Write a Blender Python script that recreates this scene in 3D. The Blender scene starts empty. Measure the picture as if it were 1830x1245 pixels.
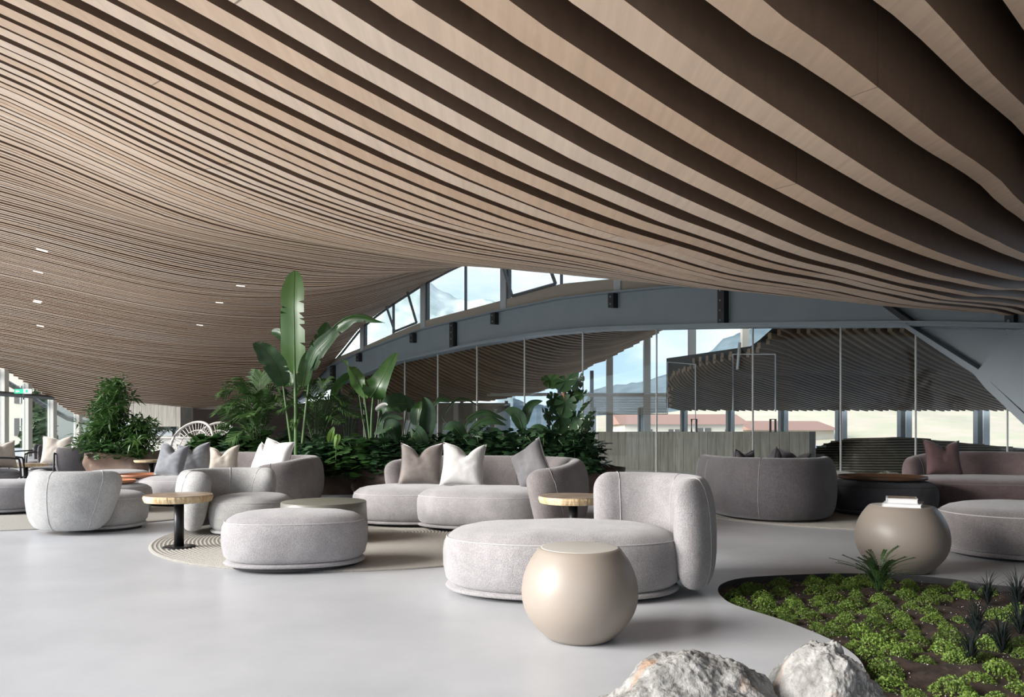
import bpy, bmesh, math, random
import numpy as np
from mathutils import Vector, Matrix, noise
random.seed(7)
C = bpy.context.scene.collection
sc = bpy.context.scene
R = math.radians; PI = math.pi
# ---------------------------------------------------------------- camera, light, exposure
F, CX, HY, EH = 1300.0, 915.0, 772.0, 1.02
cd = bpy.data.cameras.new('camera'); cam = bpy.data.objects.new('camera', cd); C.objects.link(cam)
cam.location = (0, 0, EH); cam.rotation_euler = (R(90), 0, 0)
cd.sensor_width = 36; cd.lens = 36 * F / 1830; cd.shift_y = (HY - 622.5) / 1830.0
cd.clip_start = .05; cd.clip_end = 3000
sc.camera = cam
sc.view_settings.view_transform = 'Standard'; sc.view_settings.look = 'None'
sc.view_settings.gamma = 1; sc.view_settings.use_curve_mapping = False
sc.view_settings.exposure = 0.53
sc.cycles.max_bounces = 10; sc.cycles.diffuse_bounces = 6; sc.cycles.transparent_max_bounces = 24
sc.cycles.sample_clamp_indirect = 6
w = bpy.data.worlds.new('sky'); sc.world = w; w.use_nodes = True
nt = w.node_tree; nt.nodes.clear()
def N(nt, t, **k):
    n = nt.nodes.new(t)
    for a, b in k.items():
        if a == 'inp':
            for i, v in b.items(): n.inputs[i].default_value = v
        else: setattr(n, a, b)
    return n
tc = N(nt, 'ShaderNodeTexCoord'); mp = N(nt, 'ShaderNodeMapping'); mp.inputs['Scale'].default_value = (1, 1, 2.6)
nz = N(nt, 'ShaderNodeTexNoise', inp={'Scale': 2.3, 'Detail': 6, 'Roughness': .55})
rp = N(nt, 'ShaderNodeValToRGB')
rp.color_ramp.elements[0].position = .42; rp.color_ramp.elements[0].color = (.30, .43, .61, 1)
rp.color_ramp.elements[1].position = .62; rp.color_ramp.elements[1].color = (.64, .67, .70, 1)
bg = N(nt, 'ShaderNodeBackground', inp={'Strength': 1.5}); wo = N(nt, 'ShaderNodeOutputWorld')
L = nt.links.new
L(tc.outputs['Generated'], mp.inputs[0]); L(mp.outputs[0], nz.inputs['Vector']); L(nz.outputs[0], rp.inputs[0])
L(rp.outputs[0], bg.inputs[0]); L(bg.outputs[0], wo.inputs[0])
sd = bpy.data.lights.new('sun', 'SUN'); sun = bpy.data.objects.new('sun', sd); C.objects.link(sun)
sd.energy = 6.2; sd.angle = R(34); sd.color = (1, .975, .94)
SUN_AZ, SUN_EL = R(199), R(20)      # soft hazy sun from behind and left
dv = Vector((math.cos(SUN_AZ) * math.cos(SUN_EL), math.sin(SUN_AZ) * math.cos(SUN_EL), math.sin(SUN_EL)))
sun.rotation_euler = (-dv).to_track_quat('-Z', 'Y').to_euler()
sun.location = (-20, -20, 20)
# ---------------------------------------------------------------- helpers
def at(px, py, Y): return Vector(((px - CX) / F * Y, Y, EH + (HY - py) / F * Y))
def fx(px, Y): return (px - CX) / F * Y
def fl(px, py): Y = EH * F / (py - HY); return ((px - CX) / F * Y, Y)
def mk(name, vs, fs, m, parent=None, smooth=True, uv=None, loc=None, rz=0):
    me = bpy.data.meshes.new(name); me.from_pydata([tuple(v) for v in vs], [], fs)
    if uv is not None:
        ul = me.uv_layers.new(name='UVMap'); li = np.zeros(len(me.loops), int); me.loops.foreach_get('vertex_index', li)
        ul.data.foreach_set('uv', np.array(uv, float)[li].ravel())
    if smooth: me.polygons.foreach_set('use_smooth', [True] * len(me.polygons))
    if m: me.materials.append(m)
    me.update()
    o = bpy.data.objects.new(name, me); C.objects.link(o)
    if parent: o.parent = parent
    if loc: o.location = loc
    if rz: o.rotation_euler = (0, 0, rz)
    return o
def thing(name, label, cat, loc=(0, 0, 0), rz=0, group=None):
    o = bpy.data.objects.new(name, None); C.objects.link(o); o.location = loc; o.rotation_euler = (0, 0, rz)
    o.empty_display_size = .1
    o['label'] = label; o['category'] = cat
    if group: o['group'] = group
    return o
def tag(o, label, cat, group=None):
    o['label'] = label; o['category'] = cat
    if group: o['group'] = group
    return o
def struct(o): o['kind'] = 'structure'; return o
def sempty(name, loc=(0, 0, 0)):
    o = bpy.data.objects.new(name, None); C.objects.link(o); o.location = loc; o['kind'] = 'structure'; return o
def dup(root, loc=None, rz=None, label=None):
    r = root.copy(); C.objects.link(r)
    if loc: r.location = loc
    if rz is not None: r.rotation_euler = (0, 0, rz)
    if label: r['label'] = label
    for ch in list(root.children):
        c = ch.copy(); C.objects.link(c); c.parent = r
        for g in ch.children:
            d = g.copy(); C.objects.link(d); d.parent = c
    return r
def boxv(x0, x1, y0, y1, z0, z1):
    v = [(x, y, z) for z in (z0, z1) for x, y in ((x0, y0), (x1, y0), (x1, y1), (x0, y1))]
    return v, [(0, 3, 2, 1), (4, 5, 6, 7), (0, 1, 5, 4), (1, 2, 6, 5), (2, 3, 7, 6), (3, 0, 4, 7)]
def join(parts):
    V, Fc = [], []
    for v, f in parts:
        b = len(V); V += list(v); Fc += [tuple(i + b for i in q) for q in f]
    return V, Fc
def tube(pts, r, seg=8, closed=False):
    pts = [Vector(p) for p in pts]; n = len(pts); V = []; Fc = []
    for i, p in enumerate(pts):
        if closed: d = pts[(i + 1) % n] - pts[i - 1]
        else: d = pts[min(i + 1, n - 1)] - pts[max(i - 1, 0)]
        d.normalize(); a = Vector((0, 0, 1)) if abs(d.z) < .9 else Vector((1, 0, 0))
        s = d.cross(a).normalized(); t = s.cross(d); rr = r[i] if isinstance(r, (list, tuple)) else r
        for k in range(seg):
            an = 2 * PI * k / seg; V.append(p + s * math.cos(an) * rr + t * math.sin(an) * rr)
    for i in range(n if closed else n - 1):
        j = (i + 1) % n
        for k in range(seg):
            k2 = (k + 1) % seg; Fc.append((i * seg + k, i * seg + k2, j * seg + k2, j * seg + k))
    if not closed:
        Fc.append(tuple(range(seg))[::-1]); Fc.append(tuple((n - 1) * seg + k for k in range(seg)))
    return V, Fc
def lathe(prof, seg=48):
    V = []; Fc = []
    for r, z in prof:
        for k in range(seg):
            a = 2 * PI * k / seg; V.append((r * math.cos(a), r * math.sin(a), z))
    for i in range(len(prof) - 1):
        for k in range(seg):
            k2 = (k + 1) % seg; Fc.append((i * seg + k, i * seg + k2, (i + 1) * seg + k2, (i + 1) * seg + k))
    Fc.append(tuple(range(seg))[::-1]); Fc.append(tuple((len(prof) - 1) * seg + k for k in range(seg)))
    return V, Fc
def cat_rom(p, n, closed=False):
    p = [Vector(q) for q in p]; out = []; m = len(p)
    segs = m if closed else m - 1
    for i in range(segs):
        if closed: a, b, c, d = p[i - 1], p[i], p[(i + 1) % m], p[(i + 2) % m]
        else: a, b, c, d = p[max(i - 1, 0)], p[i], p[i + 1], p[min(i + 2, m - 1)]
        for k in range(n):
            t = k / n
            out.append(.5 * ((2 * b) + (c - a) * t + (2 * a - 5 * b + 4 * c - d) * t * t + (3 * b - a - 3 * c + d) * t ** 3))
    if not closed: out.append(p[-1])
    return out
# ---------------------------------------------------------------- materials
def mat(name, col, rough=.6, metal=0, spec=.5, col2=None, nscale=8, ndet=4, bump=0, bscale=60, sheen=0, emit=None, es=1,
        stretch=None, coat=0, objrand=0, trans=0):
    m = bpy.data.materials.new(name); m.use_nodes = True; t = m.node_tree; b = t.nodes['Principled BSDF']
    b.inputs['Base Color'].default_value = (*col, 1); b.inputs['Roughness'].default_value = rough
    b.inputs['Metallic'].default_value = metal; b.inputs['Specular IOR Level'].default_value = spec
    if sheen: b.inputs['Sheen Weight'].default_value = sheen; b.inputs['Sheen Roughness'].default_value = .4
    if coat: b.inputs['Coat Weight'].default_value = coat; b.inputs['Coat Roughness'].default_value = .25
    if emit: b.inputs['Emission Color'].default_value = (*emit, 1); b.inputs['Emission Strength'].default_value = es
    lk = t.links.new; co = N(t, 'ShaderNodeTexCoord'); mpn = N(t, 'ShaderNodeMapping')
    if stretch: mpn.inputs['Scale'].default_value = stretch
    lk(co.outputs['Object'], mpn.inputs[0]); out = None
    if col2 is not None:
        nn = N(t, 'ShaderNodeTexNoise', inp={'Scale': nscale, 'Detail': ndet, 'Roughness': .6}); lk(mpn.outputs[0], nn.inputs['Vector'])
        r = N(t, 'ShaderNodeValToRGB'); r.color_ramp.elements[0].position = .35; r.color_ramp.elements[1].position = .68
        r.color_ramp.elements[0].color = (*col, 1); r.color_ramp.elements[1].color = (*col2, 1)
        lk(nn.outputs[0], r.inputs[0]); out = r.outputs[0]
    if objrand:
        oi = N(t, 'ShaderNodeObjectInfo'); mr = N(t, 'ShaderNodeMapRange', inp={3: 1 - objrand, 4: 1 + objrand}); lk(oi.outputs['Random'], mr.inputs[0])
        vm = N(t, 'ShaderNodeVectorMath', operation='SCALE')
        if out: lk(out, vm.inputs[0])
        else: vm.inputs[0].default_value = col
        lk(mr.outputs[0], vm.inputs['Scale']); out = vm.outputs[0]
    if out: lk(out, b.inputs['Base Color'])
    if bump:
        bn = N(t, 'ShaderNodeTexNoise', inp={'Scale': bscale, 'Detail': 4}); lk(mpn.outputs[0], bn.inputs['Vector'])
        bu = N(t, 'ShaderNodeBump', inp={'Strength': bump, 'Distance': .01}); lk(bn.outputs[0], bu.inputs['Height']); lk(bu.outputs[0], b.inputs['Normal'])
    if trans:
        b.inputs['Transmission Weight'].default_value = 0
        tr = N(t, 'ShaderNodeBsdfTranslucent'); ms = N(t, 'ShaderNodeMixShader', inp={0: trans}); o = t.nodes['Material Output']
        tr.inputs[0].default_value = (*[min(1, c * 1.6) for c in col], 1)
        lk(b.outputs[0], ms.inputs[1]); lk(tr.outputs[0], ms.inputs[2]); lk(ms.outputs[0], o.inputs[0])
    return m
def slat_mat(name, c1, c2, c3, blen=5.5):
    m = bpy.data.materials.new(name); m.use_nodes = True; t = m.node_tree; b = t.nodes['Principled BSDF']; lk = t.links.new
    uvn = N(t, 'ShaderNodeUVMap'); sp = N(t, 'ShaderNodeSeparateXYZ'); lk(uvn.outputs[0], sp.inputs[0])
    wn0 = N(t, 'ShaderNodeTexWhiteNoise', noise_dimensions='1D'); lk(sp.outputs[1], wn0.inputs['W'])
    d = N(t, 'ShaderNodeMath', operation='DIVIDE', inp={1: blen}); lk(sp.outputs[0], d.inputs[0])
    a = N(t, 'ShaderNodeMath', operation='ADD'); lk(d.outputs[0], a.inputs[0]); lk(wn0.outputs[0], a.inputs[1])
    fo = N(t, 'ShaderNodeMath', operation='FLOOR'); lk(a.outputs[0], fo.inputs[0])
    cb = N(t, 'ShaderNodeCombineXYZ'); lk(fo.outputs[0], cb.inputs[0]); lk(sp.outputs[1], cb.inputs[1])
    wn = N(t, 'ShaderNodeTexWhiteNoise', noise_dimensions='2D'); lk(cb.outputs[0], wn.inputs['Vector'])
    r = N(t, 'ShaderNodeValToRGB'); e = r.color_ramp.elements
    e[0].color = (*c1, 1); e[1].color = (*c3, 1); e[1].position = 1; k = e.new(.55); k.color = (*c2, 1)
    lk(wn.outputs[0], r.inputs[0])
    co = N(t, 'ShaderNodeTexCoord'); mpn = N(t, 'ShaderNodeMapping'); mpn.inputs['Rotation'].default_value = (0, 0, R(45)); mpn.inputs['Scale'].default_value = (14, .9, 6)
    lk(co.outputs['Object'], mpn.inputs[0])
    nn = N(t, 'ShaderNodeTexNoise', inp={'Scale': 2.2, 'Detail': 5, 'Roughness': .6}); lk(mpn.outputs[0], nn.inputs['Vector'])
    mr = N(t, 'ShaderNodeMapRange', inp={1: .3, 2: .7, 3: .9, 4: 1.07}); lk(nn.outputs[0], mr.inputs[0])
    vm = N(t, 'ShaderNodeVectorMath', operation='SCALE'); lk(r.outputs[0], vm.inputs[0]); lk(mr.outputs[0], vm.inputs['Scale'])
    # board joints: fine dark line
    fr = N(t, 'ShaderNodeMath', operation='FRACT'); lk(a.outputs[0], fr.inputs[0])
    lt = N(t, 'ShaderNodeMath', operation='GREATER_THAN', inp={1: .0012}); lk(fr.outputs[0], lt.inputs[0])
    mr2 = N(t, 'ShaderNodeMapRange', inp={3: .35, 4: 1}); lk(lt.outputs[0], mr2.inputs[0])
    vm2 = N(t, 'ShaderNodeVectorMath', operation='SCALE'); lk(vm.outputs[0], vm2.inputs[0]); lk(mr2.outputs[0], vm2.inputs['Scale'])
    lk(vm2.outputs[0], b.inputs['Base Color']); b.inputs['Roughness'].default_value = .55; b.inputs['Specular IOR Level'].default_value = .3
    return m
M = {}
M['slat'] = slat_mat('ceiling wood', (.70, .49, .335), (.80, .60, .44), (.86, .70, .56))
M['slat_side_shade'] = slat_mat('slat flank with painted shade', (.17, .105, .07), (.20, .13, .085), (.23, .155, .11))  # shade in the gaps between slats, painted into the flank colour
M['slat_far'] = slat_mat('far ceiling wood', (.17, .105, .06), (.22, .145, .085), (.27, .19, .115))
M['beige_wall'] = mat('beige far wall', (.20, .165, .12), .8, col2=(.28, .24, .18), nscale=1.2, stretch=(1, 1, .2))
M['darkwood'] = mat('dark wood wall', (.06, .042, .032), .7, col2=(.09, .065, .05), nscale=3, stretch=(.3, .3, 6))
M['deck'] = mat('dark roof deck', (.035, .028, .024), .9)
M['floor'] = mat('polished concrete', (.46, .468, .485), .33, spec=.45, col2=(.575, .58, .595), nscale=.8, ndet=8, bump=.04, bscale=3)
M['ground'] = mat('outdoor paving', (.34, .32, .29), .9, col2=(.4, .38, .35), nscale=.2)
M['bounce_slab'] = mat('pale bounce slab', (.74, .70, .65), .9, col2=(.8, .77, .72), nscale=.3)  # for the unseen slabs added to throw light up at the ceiling
M['steel'] = mat('grey steel paint', (.215, .265, .295), .42, spec=.5, col2=(.24, .29, .32), nscale=1.2, bump=.03, bscale=9)
M['steel_dark'] = mat('dark steel', (.03, .034, .038), .5, metal=.4)
M['post'] = mat('pale grey window post', (.42, .47, .50), .5)
M['sill'] = mat('beige sill panel', (.34, .31, .26), .6)
M['frame'] = mat('dark window frame', (.08, .09, .095), .5)
M['whitepost'] = mat('cream post', (.62, .60, .55), .6)
def fabric(name, a, b, sheen=.5):
    m = mat(name, a, .92, spec=.15, col2=b, nscale=130, ndet=2, bump=.6, bscale=190, sheen=sheen); t = m.node_tree; bs = t.nodes['Principled BSDF']
    src = bs.inputs['Base Color'].links[0].from_socket; co = N(t, 'ShaderNodeTexCoord'); nn = N(t, 'ShaderNodeTexNoise', inp={'Scale': 4.5, 'Detail': 6, 'Roughness': .65, 'Distortion': .6})
    mr = N(t, 'ShaderNodeMapRange', inp={1: .3, 2: .7, 3: .80, 4: 1.12}); vm = N(t, 'ShaderNodeVectorMath', operation='SCALE')     # brushed pile
    t.links.new(co.outputs['Object'], nn.inputs['Vector']); t.links.new(nn.outputs[0], mr.inputs[0]); t.links.new(src, vm.inputs[0]); t.links.new(mr.outputs[0], vm.inputs['Scale']); t.links.new(vm.outputs[0], bs.inputs['Base Color'])
    return m
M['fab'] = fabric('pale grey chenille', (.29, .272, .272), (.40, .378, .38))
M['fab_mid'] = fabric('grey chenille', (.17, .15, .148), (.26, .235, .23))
M['fab_dark'] = fabric('charcoal chenille', (.075, .067, .07), (.13, .118, .122))
M['fab_night'] = fabric('dark slate felt', (.06, .06, .065), (.09, .085, .095), .2)
M['fab_bouc'] = fabric('light boucle', (.32, .312, .302), (.46, .45, .435))
M['fab_mauve'] = fabric('mauve brown chenille', (.16, .115, .115), (.22, .165, .165))
M['seam'] = mat('seam piping', (.44, .42, .42), .9)
M['seam_dark'] = mat('dark seam piping', (.24, .22, .22), .9)
M['plinth'] = mat('dark plinth', (.04, .038, .038), .8)
M['globe'] = mat('taupe lacquer', (.29, .245, .205), .42, spec=.5, col2=(.305, .258, .217), nscale=3, coat=.0)
M['globe_top'] = mat('pale taupe table top', (.52, .49, .44), .4)
M['slice'] = mat('petrified wood top', (.25, .17, .115), .3, col2=(.46, .36, .26), nscale=9, ndet=6)
M['bark'] = mat('pale bark edge', (.48, .33, .17), .8, col2=(.72, .58, .38), nscale=22, bump=1, bscale=40, stretch=(1, 1, .25))
M['black'] = mat('black metal', (.02, .02, .021), .38, metal=.5)
M['olive'] = mat('olive lacquer', (.19, .18, .15), .4, coat=.2)
M['rug'] = mat('braided rug', (.26, .24, .21), .95, col2=(.34, .32, .285), nscale=60, bump=.6, bscale=120)
M['rug_l'] = mat('braided rug light strand', (.40, .375, .335), .95, bump=.6, bscale=140)
M['cush_white'] = mat('white linen cushion', (.54, .525, .505), .9, col2=(.62, .605, .585), nscale=5, bump=.25, bscale=25, sheen=.3)
M['cush_taupe'] = mat('taupe velvet cushion', (.12, .098, .088), .75, col2=(.24, .205, .185), nscale=3.5, bump=.25, bscale=14, sheen=.9)
M['cush_grey'] = mat('dark grey velvet cushion', (.085, .08, .084), .75, col2=(.14, .132, .136), nscale=4, bump=.2, bscale=14, sheen=.8)
M['cush_blue'] = mat('blue grey cushion', (.14, .145, .16), .85, col2=(.22, .225, .24), nscale=4, bump=.25, bscale=20, sheen=.5)
M['cush_beige'] = mat('beige cushion', (.50, .43, .36), .85, col2=(.60, .53, .45), nscale=4, bump=.25, bscale=20, sheen=.5)
M['cush_night'] = mat('black cushion', (.045, .04, .045), .85, col2=(.08, .07, .075), nscale=4, bump=.2, bscale=20, sheen=.3)
M['cush_brown'] = mat('plum brown cushion', (.09, .05, .05), .85, col2=(.14, .08, .08), nscale=4, bump=.2, bscale=20, sheen=.4)
M['tray'] = mat('terracotta leather tray', (.42, .17, .09), .45, col2=(.48, .2, .11), nscale=6)
M['tray_dark'] = mat('walnut tray', (.09, .045, .025), .4, col2=(.13, .07, .04), nscale=6)
M['paper'] = mat('white pages', (.75, .74, .72), .8)
M['book'] = mat('white book cover', (.72, .72, .74), .5)
M['bookdark'] = mat('brown photo cover', (.2, .14, .09), .5, col2=(.5, .42, .33), nscale=12)
M['soil'] = mat('dark soil', (.022, .013, .009), .95, col2=(.07, .042, .03), nscale=14, ndet=8, bump=1, bscale=22)
M['moss'] = mat('bright green moss plant', (.09, .155, .02), .65, col2=(.22, .32, .06), nscale=7, objrand=.28, trans=.2)
M['fern'] = mat('fern green', (.025, .06, .012), .6, trans=.15)
M['mondo'] = mat('black grass', (.012, .018, .016), .5)
M['rock'] = mat('lichen stone', (.13, .125, .115), .95, col2=(.37, .355, .335), nscale=16, ndet=12, bump=1.0, bscale=55)
def stone_stain(m):
    t = m.node_tree; b = t.nodes['Principled BSDF']; src = b.inputs['Base Color'].links[0].from_socket; co = N(t, 'ShaderNodeTexCoord')
    nn = N(t, 'ShaderNodeTexNoise', inp={'Scale': 5.5, 'Detail': 6, 'Distortion': .8}); rp_ = N(t, 'ShaderNodeValToRGB'); rp_.color_ramp.elements[0].position = .56; rp_.color_ramp.elements[1].position = .68
    mx = N(t, 'ShaderNodeMix', data_type='RGBA'); mx.inputs[7].default_value = (.34, .20, .12, 1)
    t.links.new(co.outputs['Object'], nn.inputs['Vector']); t.links.new(nn.outputs[0], rp_.inputs[0]); t.links.new(rp_.outputs[0], mx.inputs[0]); t.links.new(src, mx.inputs[6]); t.links.new(mx.outputs[2], b.inputs['Base Color'])
stone_stain(M['rock'])
M['concrete'] = mat('board formed concrete', (.125, .115, .098), .85, col2=(.20, .188, .162), nscale=5, ndet=8, stretch=(2.5, 2.5, .35), bump=.5, bscale=20, objrand=.1)
M['paperwrap'] = mat('brown wrap', (.05, .03, .022), .6, col2=(.10, .06, .042), nscale=3, bump=.4, bscale=6)
M['wicker'] = mat('pale wicker cane', (.52, .49, .46), .7)
M['bar'] = mat('white bar counter', (.62, .60, .56), .5)
M['leaf'] = mat('green leaf', (.03, .078, .022), .34, spec=.6, col2=(.055, .12, .032), nscale=9, trans=.22)
M['leaf_light'] = mat('banana leaf', (.075, .155, .04), .34, spec=.6, col2=(.12, .22, .075), nscale=6, stretch=(1, 1, .3), trans=.3)
M['leaf_dark'] = mat('dark glossy leaf', (.02, .052, .022), .42, spec=.5, col2=(.042, .095, .036), nscale=8, trans=.1)
M['leaf_lime'] = mat('lime leaf', (.16, .28, .05), .4, trans=.3)
M['stem'] = mat('leaf stem', (.06, .11, .03), .5)
M['bamboo'] = mat('bamboo palm leaf', (.022, .06, .014), .36, spec=.6, col2=(.06, .13, .024), nscale=3, trans=.25)
M['palm'] = mat('palm frond', (.03, .07, .018), .62, spec=.25, col2=(.06, .12, .03), nscale=5, trans=.2)
M['flower'] = mat('white flower', (.8, .78, .72), .6)
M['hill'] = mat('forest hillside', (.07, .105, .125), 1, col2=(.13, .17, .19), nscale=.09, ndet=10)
M['hill_pale'] = mat('hazy forest hillside', (.55, .62, .55), 1, col2=(.78, .80, .76), nscale=.06, ndet=10)  # distance haze painted in as a pale base colour
M['meadow'] = mat('dry grass slope', (.52, .42, .34), 1, col2=(.40, .40, .27), nscale=.35, ndet=9)
M['plaster'] = mat('cream plaster', (.62, .58, .48), .9)
M['pane_dark'] = mat('dark house window', (.12, .11, .10), .3)
M['chalet'] = mat('brown chalet timber', (.22, .11, .06), .8)
M['rooftile'] = mat('brown roof', (.30, .17, .13), .8)
M['exit'] = mat('green exit light', (.02, .3, .16), .5, emit=(.03, .45, .25), es=1.0)
M['exit_w'] = mat('white exit mark', (.9, .9, .9), .5, emit=(.9, 1, .95), es=1.0)
M['lampled'] = mat('small ceiling light', (.9, .9, .9), .5, emit=(1, .97, .92), es=1.0)
M['pebble'] = mat('pale pebbles', (.32, .30, .24), .9, col2=(.5, .48, .4), nscale=20, bump=1, bscale=30)
def glass(name, tint, base=.05, k=.55):
    m = bpy.data.materials.new(name); m.use_nodes = True; t = m.node_tree; t.nodes.clear(); lk = t.links.new
    o = N(t, 'ShaderNodeOutputMaterial'); tr = N(t, 'ShaderNodeBsdfTransparent'); tr.inputs[0].default_value = (*tint, 1)
    g = N(t, 'ShaderNodeBsdfGlossy'); g.inputs['Roughness'].default_value = .0; g.inputs[0].default_value = (.9, .95, .95, 1)
    lw = N(t, 'ShaderNodeFresnel', inp={'IOR': 1.35}); mr = N(t, 'ShaderNodeMath', operation='MULTIPLY_ADD', inp={1: k, 2: base})
    ms = N(t, 'ShaderNodeMixShader'); lk(lw.outputs[0], mr.inputs[0]); lk(mr.outputs[0], ms.inputs[0])
    lk(tr.outputs[0], ms.inputs[1]); lk(g.outputs[0], ms.inputs[2]); lk(ms.outputs[0], o.inputs[0]); return m
M['glass'] = glass('clear glass', (.96, .975, .97), .005, .08)
# ---------------------------------------------------------------- ceiling surface
P = .21; K = 20000.; S = .70710678
CP = {0: [(18.6, 16), (61, 18), (91, 20), (117, 22), (150, 25), (179, 29), (216.5, 35), (250, 41), (280, 46.6), (312, 53), (340, 60), (380, 70), (420, 81), (480, 102.5), (540, 124), (581, 139), (617, 152), (660, 168)],
150: [(745, 185), (690, 168), (611, 139)],
300: [(41, 12), (80, 13), (109, 14), (139, 15), (162, 16), (183, 17), (203, 18), (234, 20), (260, 22), (283, 24), (299, 26), (325, 30), (342, 33.5), (391, 45), (424.5, 60), (490, 79), (524, 92), (572, 115), (627, 139), (668, 154), (705, 168), (738, 188)],
440: [(451, 60), (508, 79), (632, 139), (690, 158), (725, 175)],
600: [(46.6, 9), (107.4, 10), (162.7, 11), (199, 12), (233, 13), (258, 14), (283.6, 15), (303, 16), (321, 17), (338, 18), (362.6, 20), (389, 23), (408, 26), (443, 41), (470, 57), (510, 78), (575, 112), (615, 137), (643, 149)],
643: [(588, 135)], 698: [(546, 119)], 750: [(513, 107)],
800: [(89, 8), (161.6, 9), (217, 10), (265, 11), (297, 12), (326, 13), (345, 14), (366, 15), (381.5, 16), (395, 17), (408, 18), (421, 20), (432, 21), (450, 25), (464, 32), (474, 48), (479, 62)],
811: [(480, 94)],
900: [(53, 7), (150, 8), (218, 9)],
1100: [(63, 6), (181.8, 7), (266, 8), (320, 9), (361, 10), (395, 11), (415, 12), (432, 13), (440, 14), (460, 16), (470, 18), (489, 24), (499, 31)],
1300: [(31, 5), (196, 6), (297, 7), (362.6, 8), (404, 9), (433.6, 10), (457.6, 11), (475, 12), (489, 13), (505, 15), (517, 19)],
1500: [(188.7, 5), (318, 6), (401, 7), (446, 8), (470, 9), (489, 10), (500, 11), (519, 13), (531, 15), (536, 18)],
1700: [(126, 4), (326, 5), (422, 6), (481, 7), (503, 8), (522, 9), (552, 13)],
1830: [(231, 4), (397, 5), (472, 6), (508, 7), (524, 8), (540, 9), (566, 11)]}
pts = []
for px, l in CP.items():
    u = (px - 915) / 1300
    for py, n in l:
        Y = n * P / (S * (1 - u)); pts.append((u * Y, Y, EH + (772 - py) / 1300 * Y))
def gl(px): Y = K / (px - 39.); return ((px - 915) / 1300 * Y, Y)
for px, z in ((900, 6.8), (1000, 6.4), (1100, 5.8), (1200, 5.2), (1300, 4.7), (1400, 4.2), (1500, 3.56), (1600, 3.29), (1700, 3.09), (1790, 2.9)):
    x, y = gl(px); pts.append((x, y, z)); pts.append((x + 1.2, y + 1.6, z + (.2 if px < 1450 else .03)))
for py, n in CP[0][::3]:
    u = -915 / 1300; Y = n * P / (S * (1 - u)); pts.append((u * Y - 1.4, Y - 1.4, EH + (772 - py) / 1300 * Y + .12))
near = {}                              # near slats: one smooth curve z(t) each
for px, l in list(CP.items()) + [(x0, [(0, n)]) for x0, n in ((1566, 4), (1250, 5), (1009, 6), (819, 7), (648, 8), (533, 9), (412, 10), (312, 11), (221, 12))]:
    u = (px - 915) / 1300
    for py, n in l:
        if n in (4, 5, 6, 7): Y = n * P / (S * (1 - u)); near.setdefault(n, []).append((S * Y * (1 + u), EH + (772 - py) / 1300 * Y))
pts = [p for p in pts if not 0 < (-p[0] + p[1]) * S < 7.4 * P]
for px, n in ((648, 8), (533, 9), (412, 10), (312, 11), (221, 12), (143, 13), (81, 14)):
    u = (px - 915) / 1300; Y = n * P / (S * (1 - u)); pts.append((u * Y, Y, EH + 772 / 1300 * Y))
NZ = {}
for n, l in near.items():
    l.sort(); tt = np.array([a for a, b in l]); zz = np.array([b for a, b in l]); c = np.polyfit(tt, zz, 2 if len(l) < 5 else 3); NZ[n] = (c, tt[0], tt[-1])
    for t in np.arange(tt[0], tt[-1] + .2, .45): pts.append((S * (t - n * P), S * (t + n * P), float(np.polyval(c, t))))
def z4(t): return float(np.polyval(NZ[4][0], min(max(t, 2.3), 4.8))) + .04 * max(0, t - 4.8)
for q, d in ((.42, .22), (0, .40), (-1, .7), (-2.2, .9)):
    for t in np.arange(-3, 14, 1.4): pts.append((S * (t - q), S * (t + q), 2.35 + d * .5 if t < 1.5 else z4(t) + d))
for n, z in ((5, 2.95), (6, 2.88), (7, 2.82), (8, 2.80), (9, 2.78)): pts.append((S * (13.3 - n * P), S * (13.3 + n * P), z))
for n in (5, 7, 9, 11): pts.append((S * (-1.5 - n * P), S * (-1.5 + n * P), 2.3 + .02 * n))
pts = np.array(pts)
def tps(pts, lam):
    n = len(pts); x = pts[:, :2]; d2 = ((x[:, None] - x[None]) ** 2).sum(-1); Km = .5 * d2 * np.log(d2 + 1e-9); Km[np.arange(n), np.arange(n)] = 0
    A = np.zeros((n + 3, n + 3)); A[:n, :n] = Km + np.diag(lam * (1 + x[:, 1] ** 2 * .02 + 2 * (x[:, 0] > 1) * (x[:, 1] < 9))); A[:n, n] = 1; A[:n, n + 1:] = x; A[n:, :n] = A[:n, n:].T
    b = np.zeros(n + 3); b[:n] = pts[:, 2]; return np.linalg.solve(A, b)
TW = tps(pts, .05)
def Zc(x, y):
    x = np.asarray(x, float); y = np.asarray(y, float); X = np.stack([x.ravel(), y.ravel()], 1)
    d2 = ((X[:, None] - pts[None, :, :2]) ** 2).sum(-1)
    return ((.5 * d2 * np.log(d2 + 1e-9)) @ TW[:-3] + TW[-3] + X @ TW[-2:]).reshape(x.shape)
G0 = np.array(gl(1830.)); G1 = np.array(gl(560.)); GD = (G1 - G0) / np.linalg.norm(G1 - G0); GN = np.array((GD[1], -GD[0]))
if GN[1] < 0: GN = -GN               # away from camera
def t_glass(q):                      # along-slat coordinate where slat q meets the glass line
    a = np.array((-S * q, S * q)); dd = np.array((S, S)); return float(((G0 - a) @ GN) / (dd @ GN))
def smooth(f): f = np.clip(f, 0, 1); return f * f * (3 - 2 * f)
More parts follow.
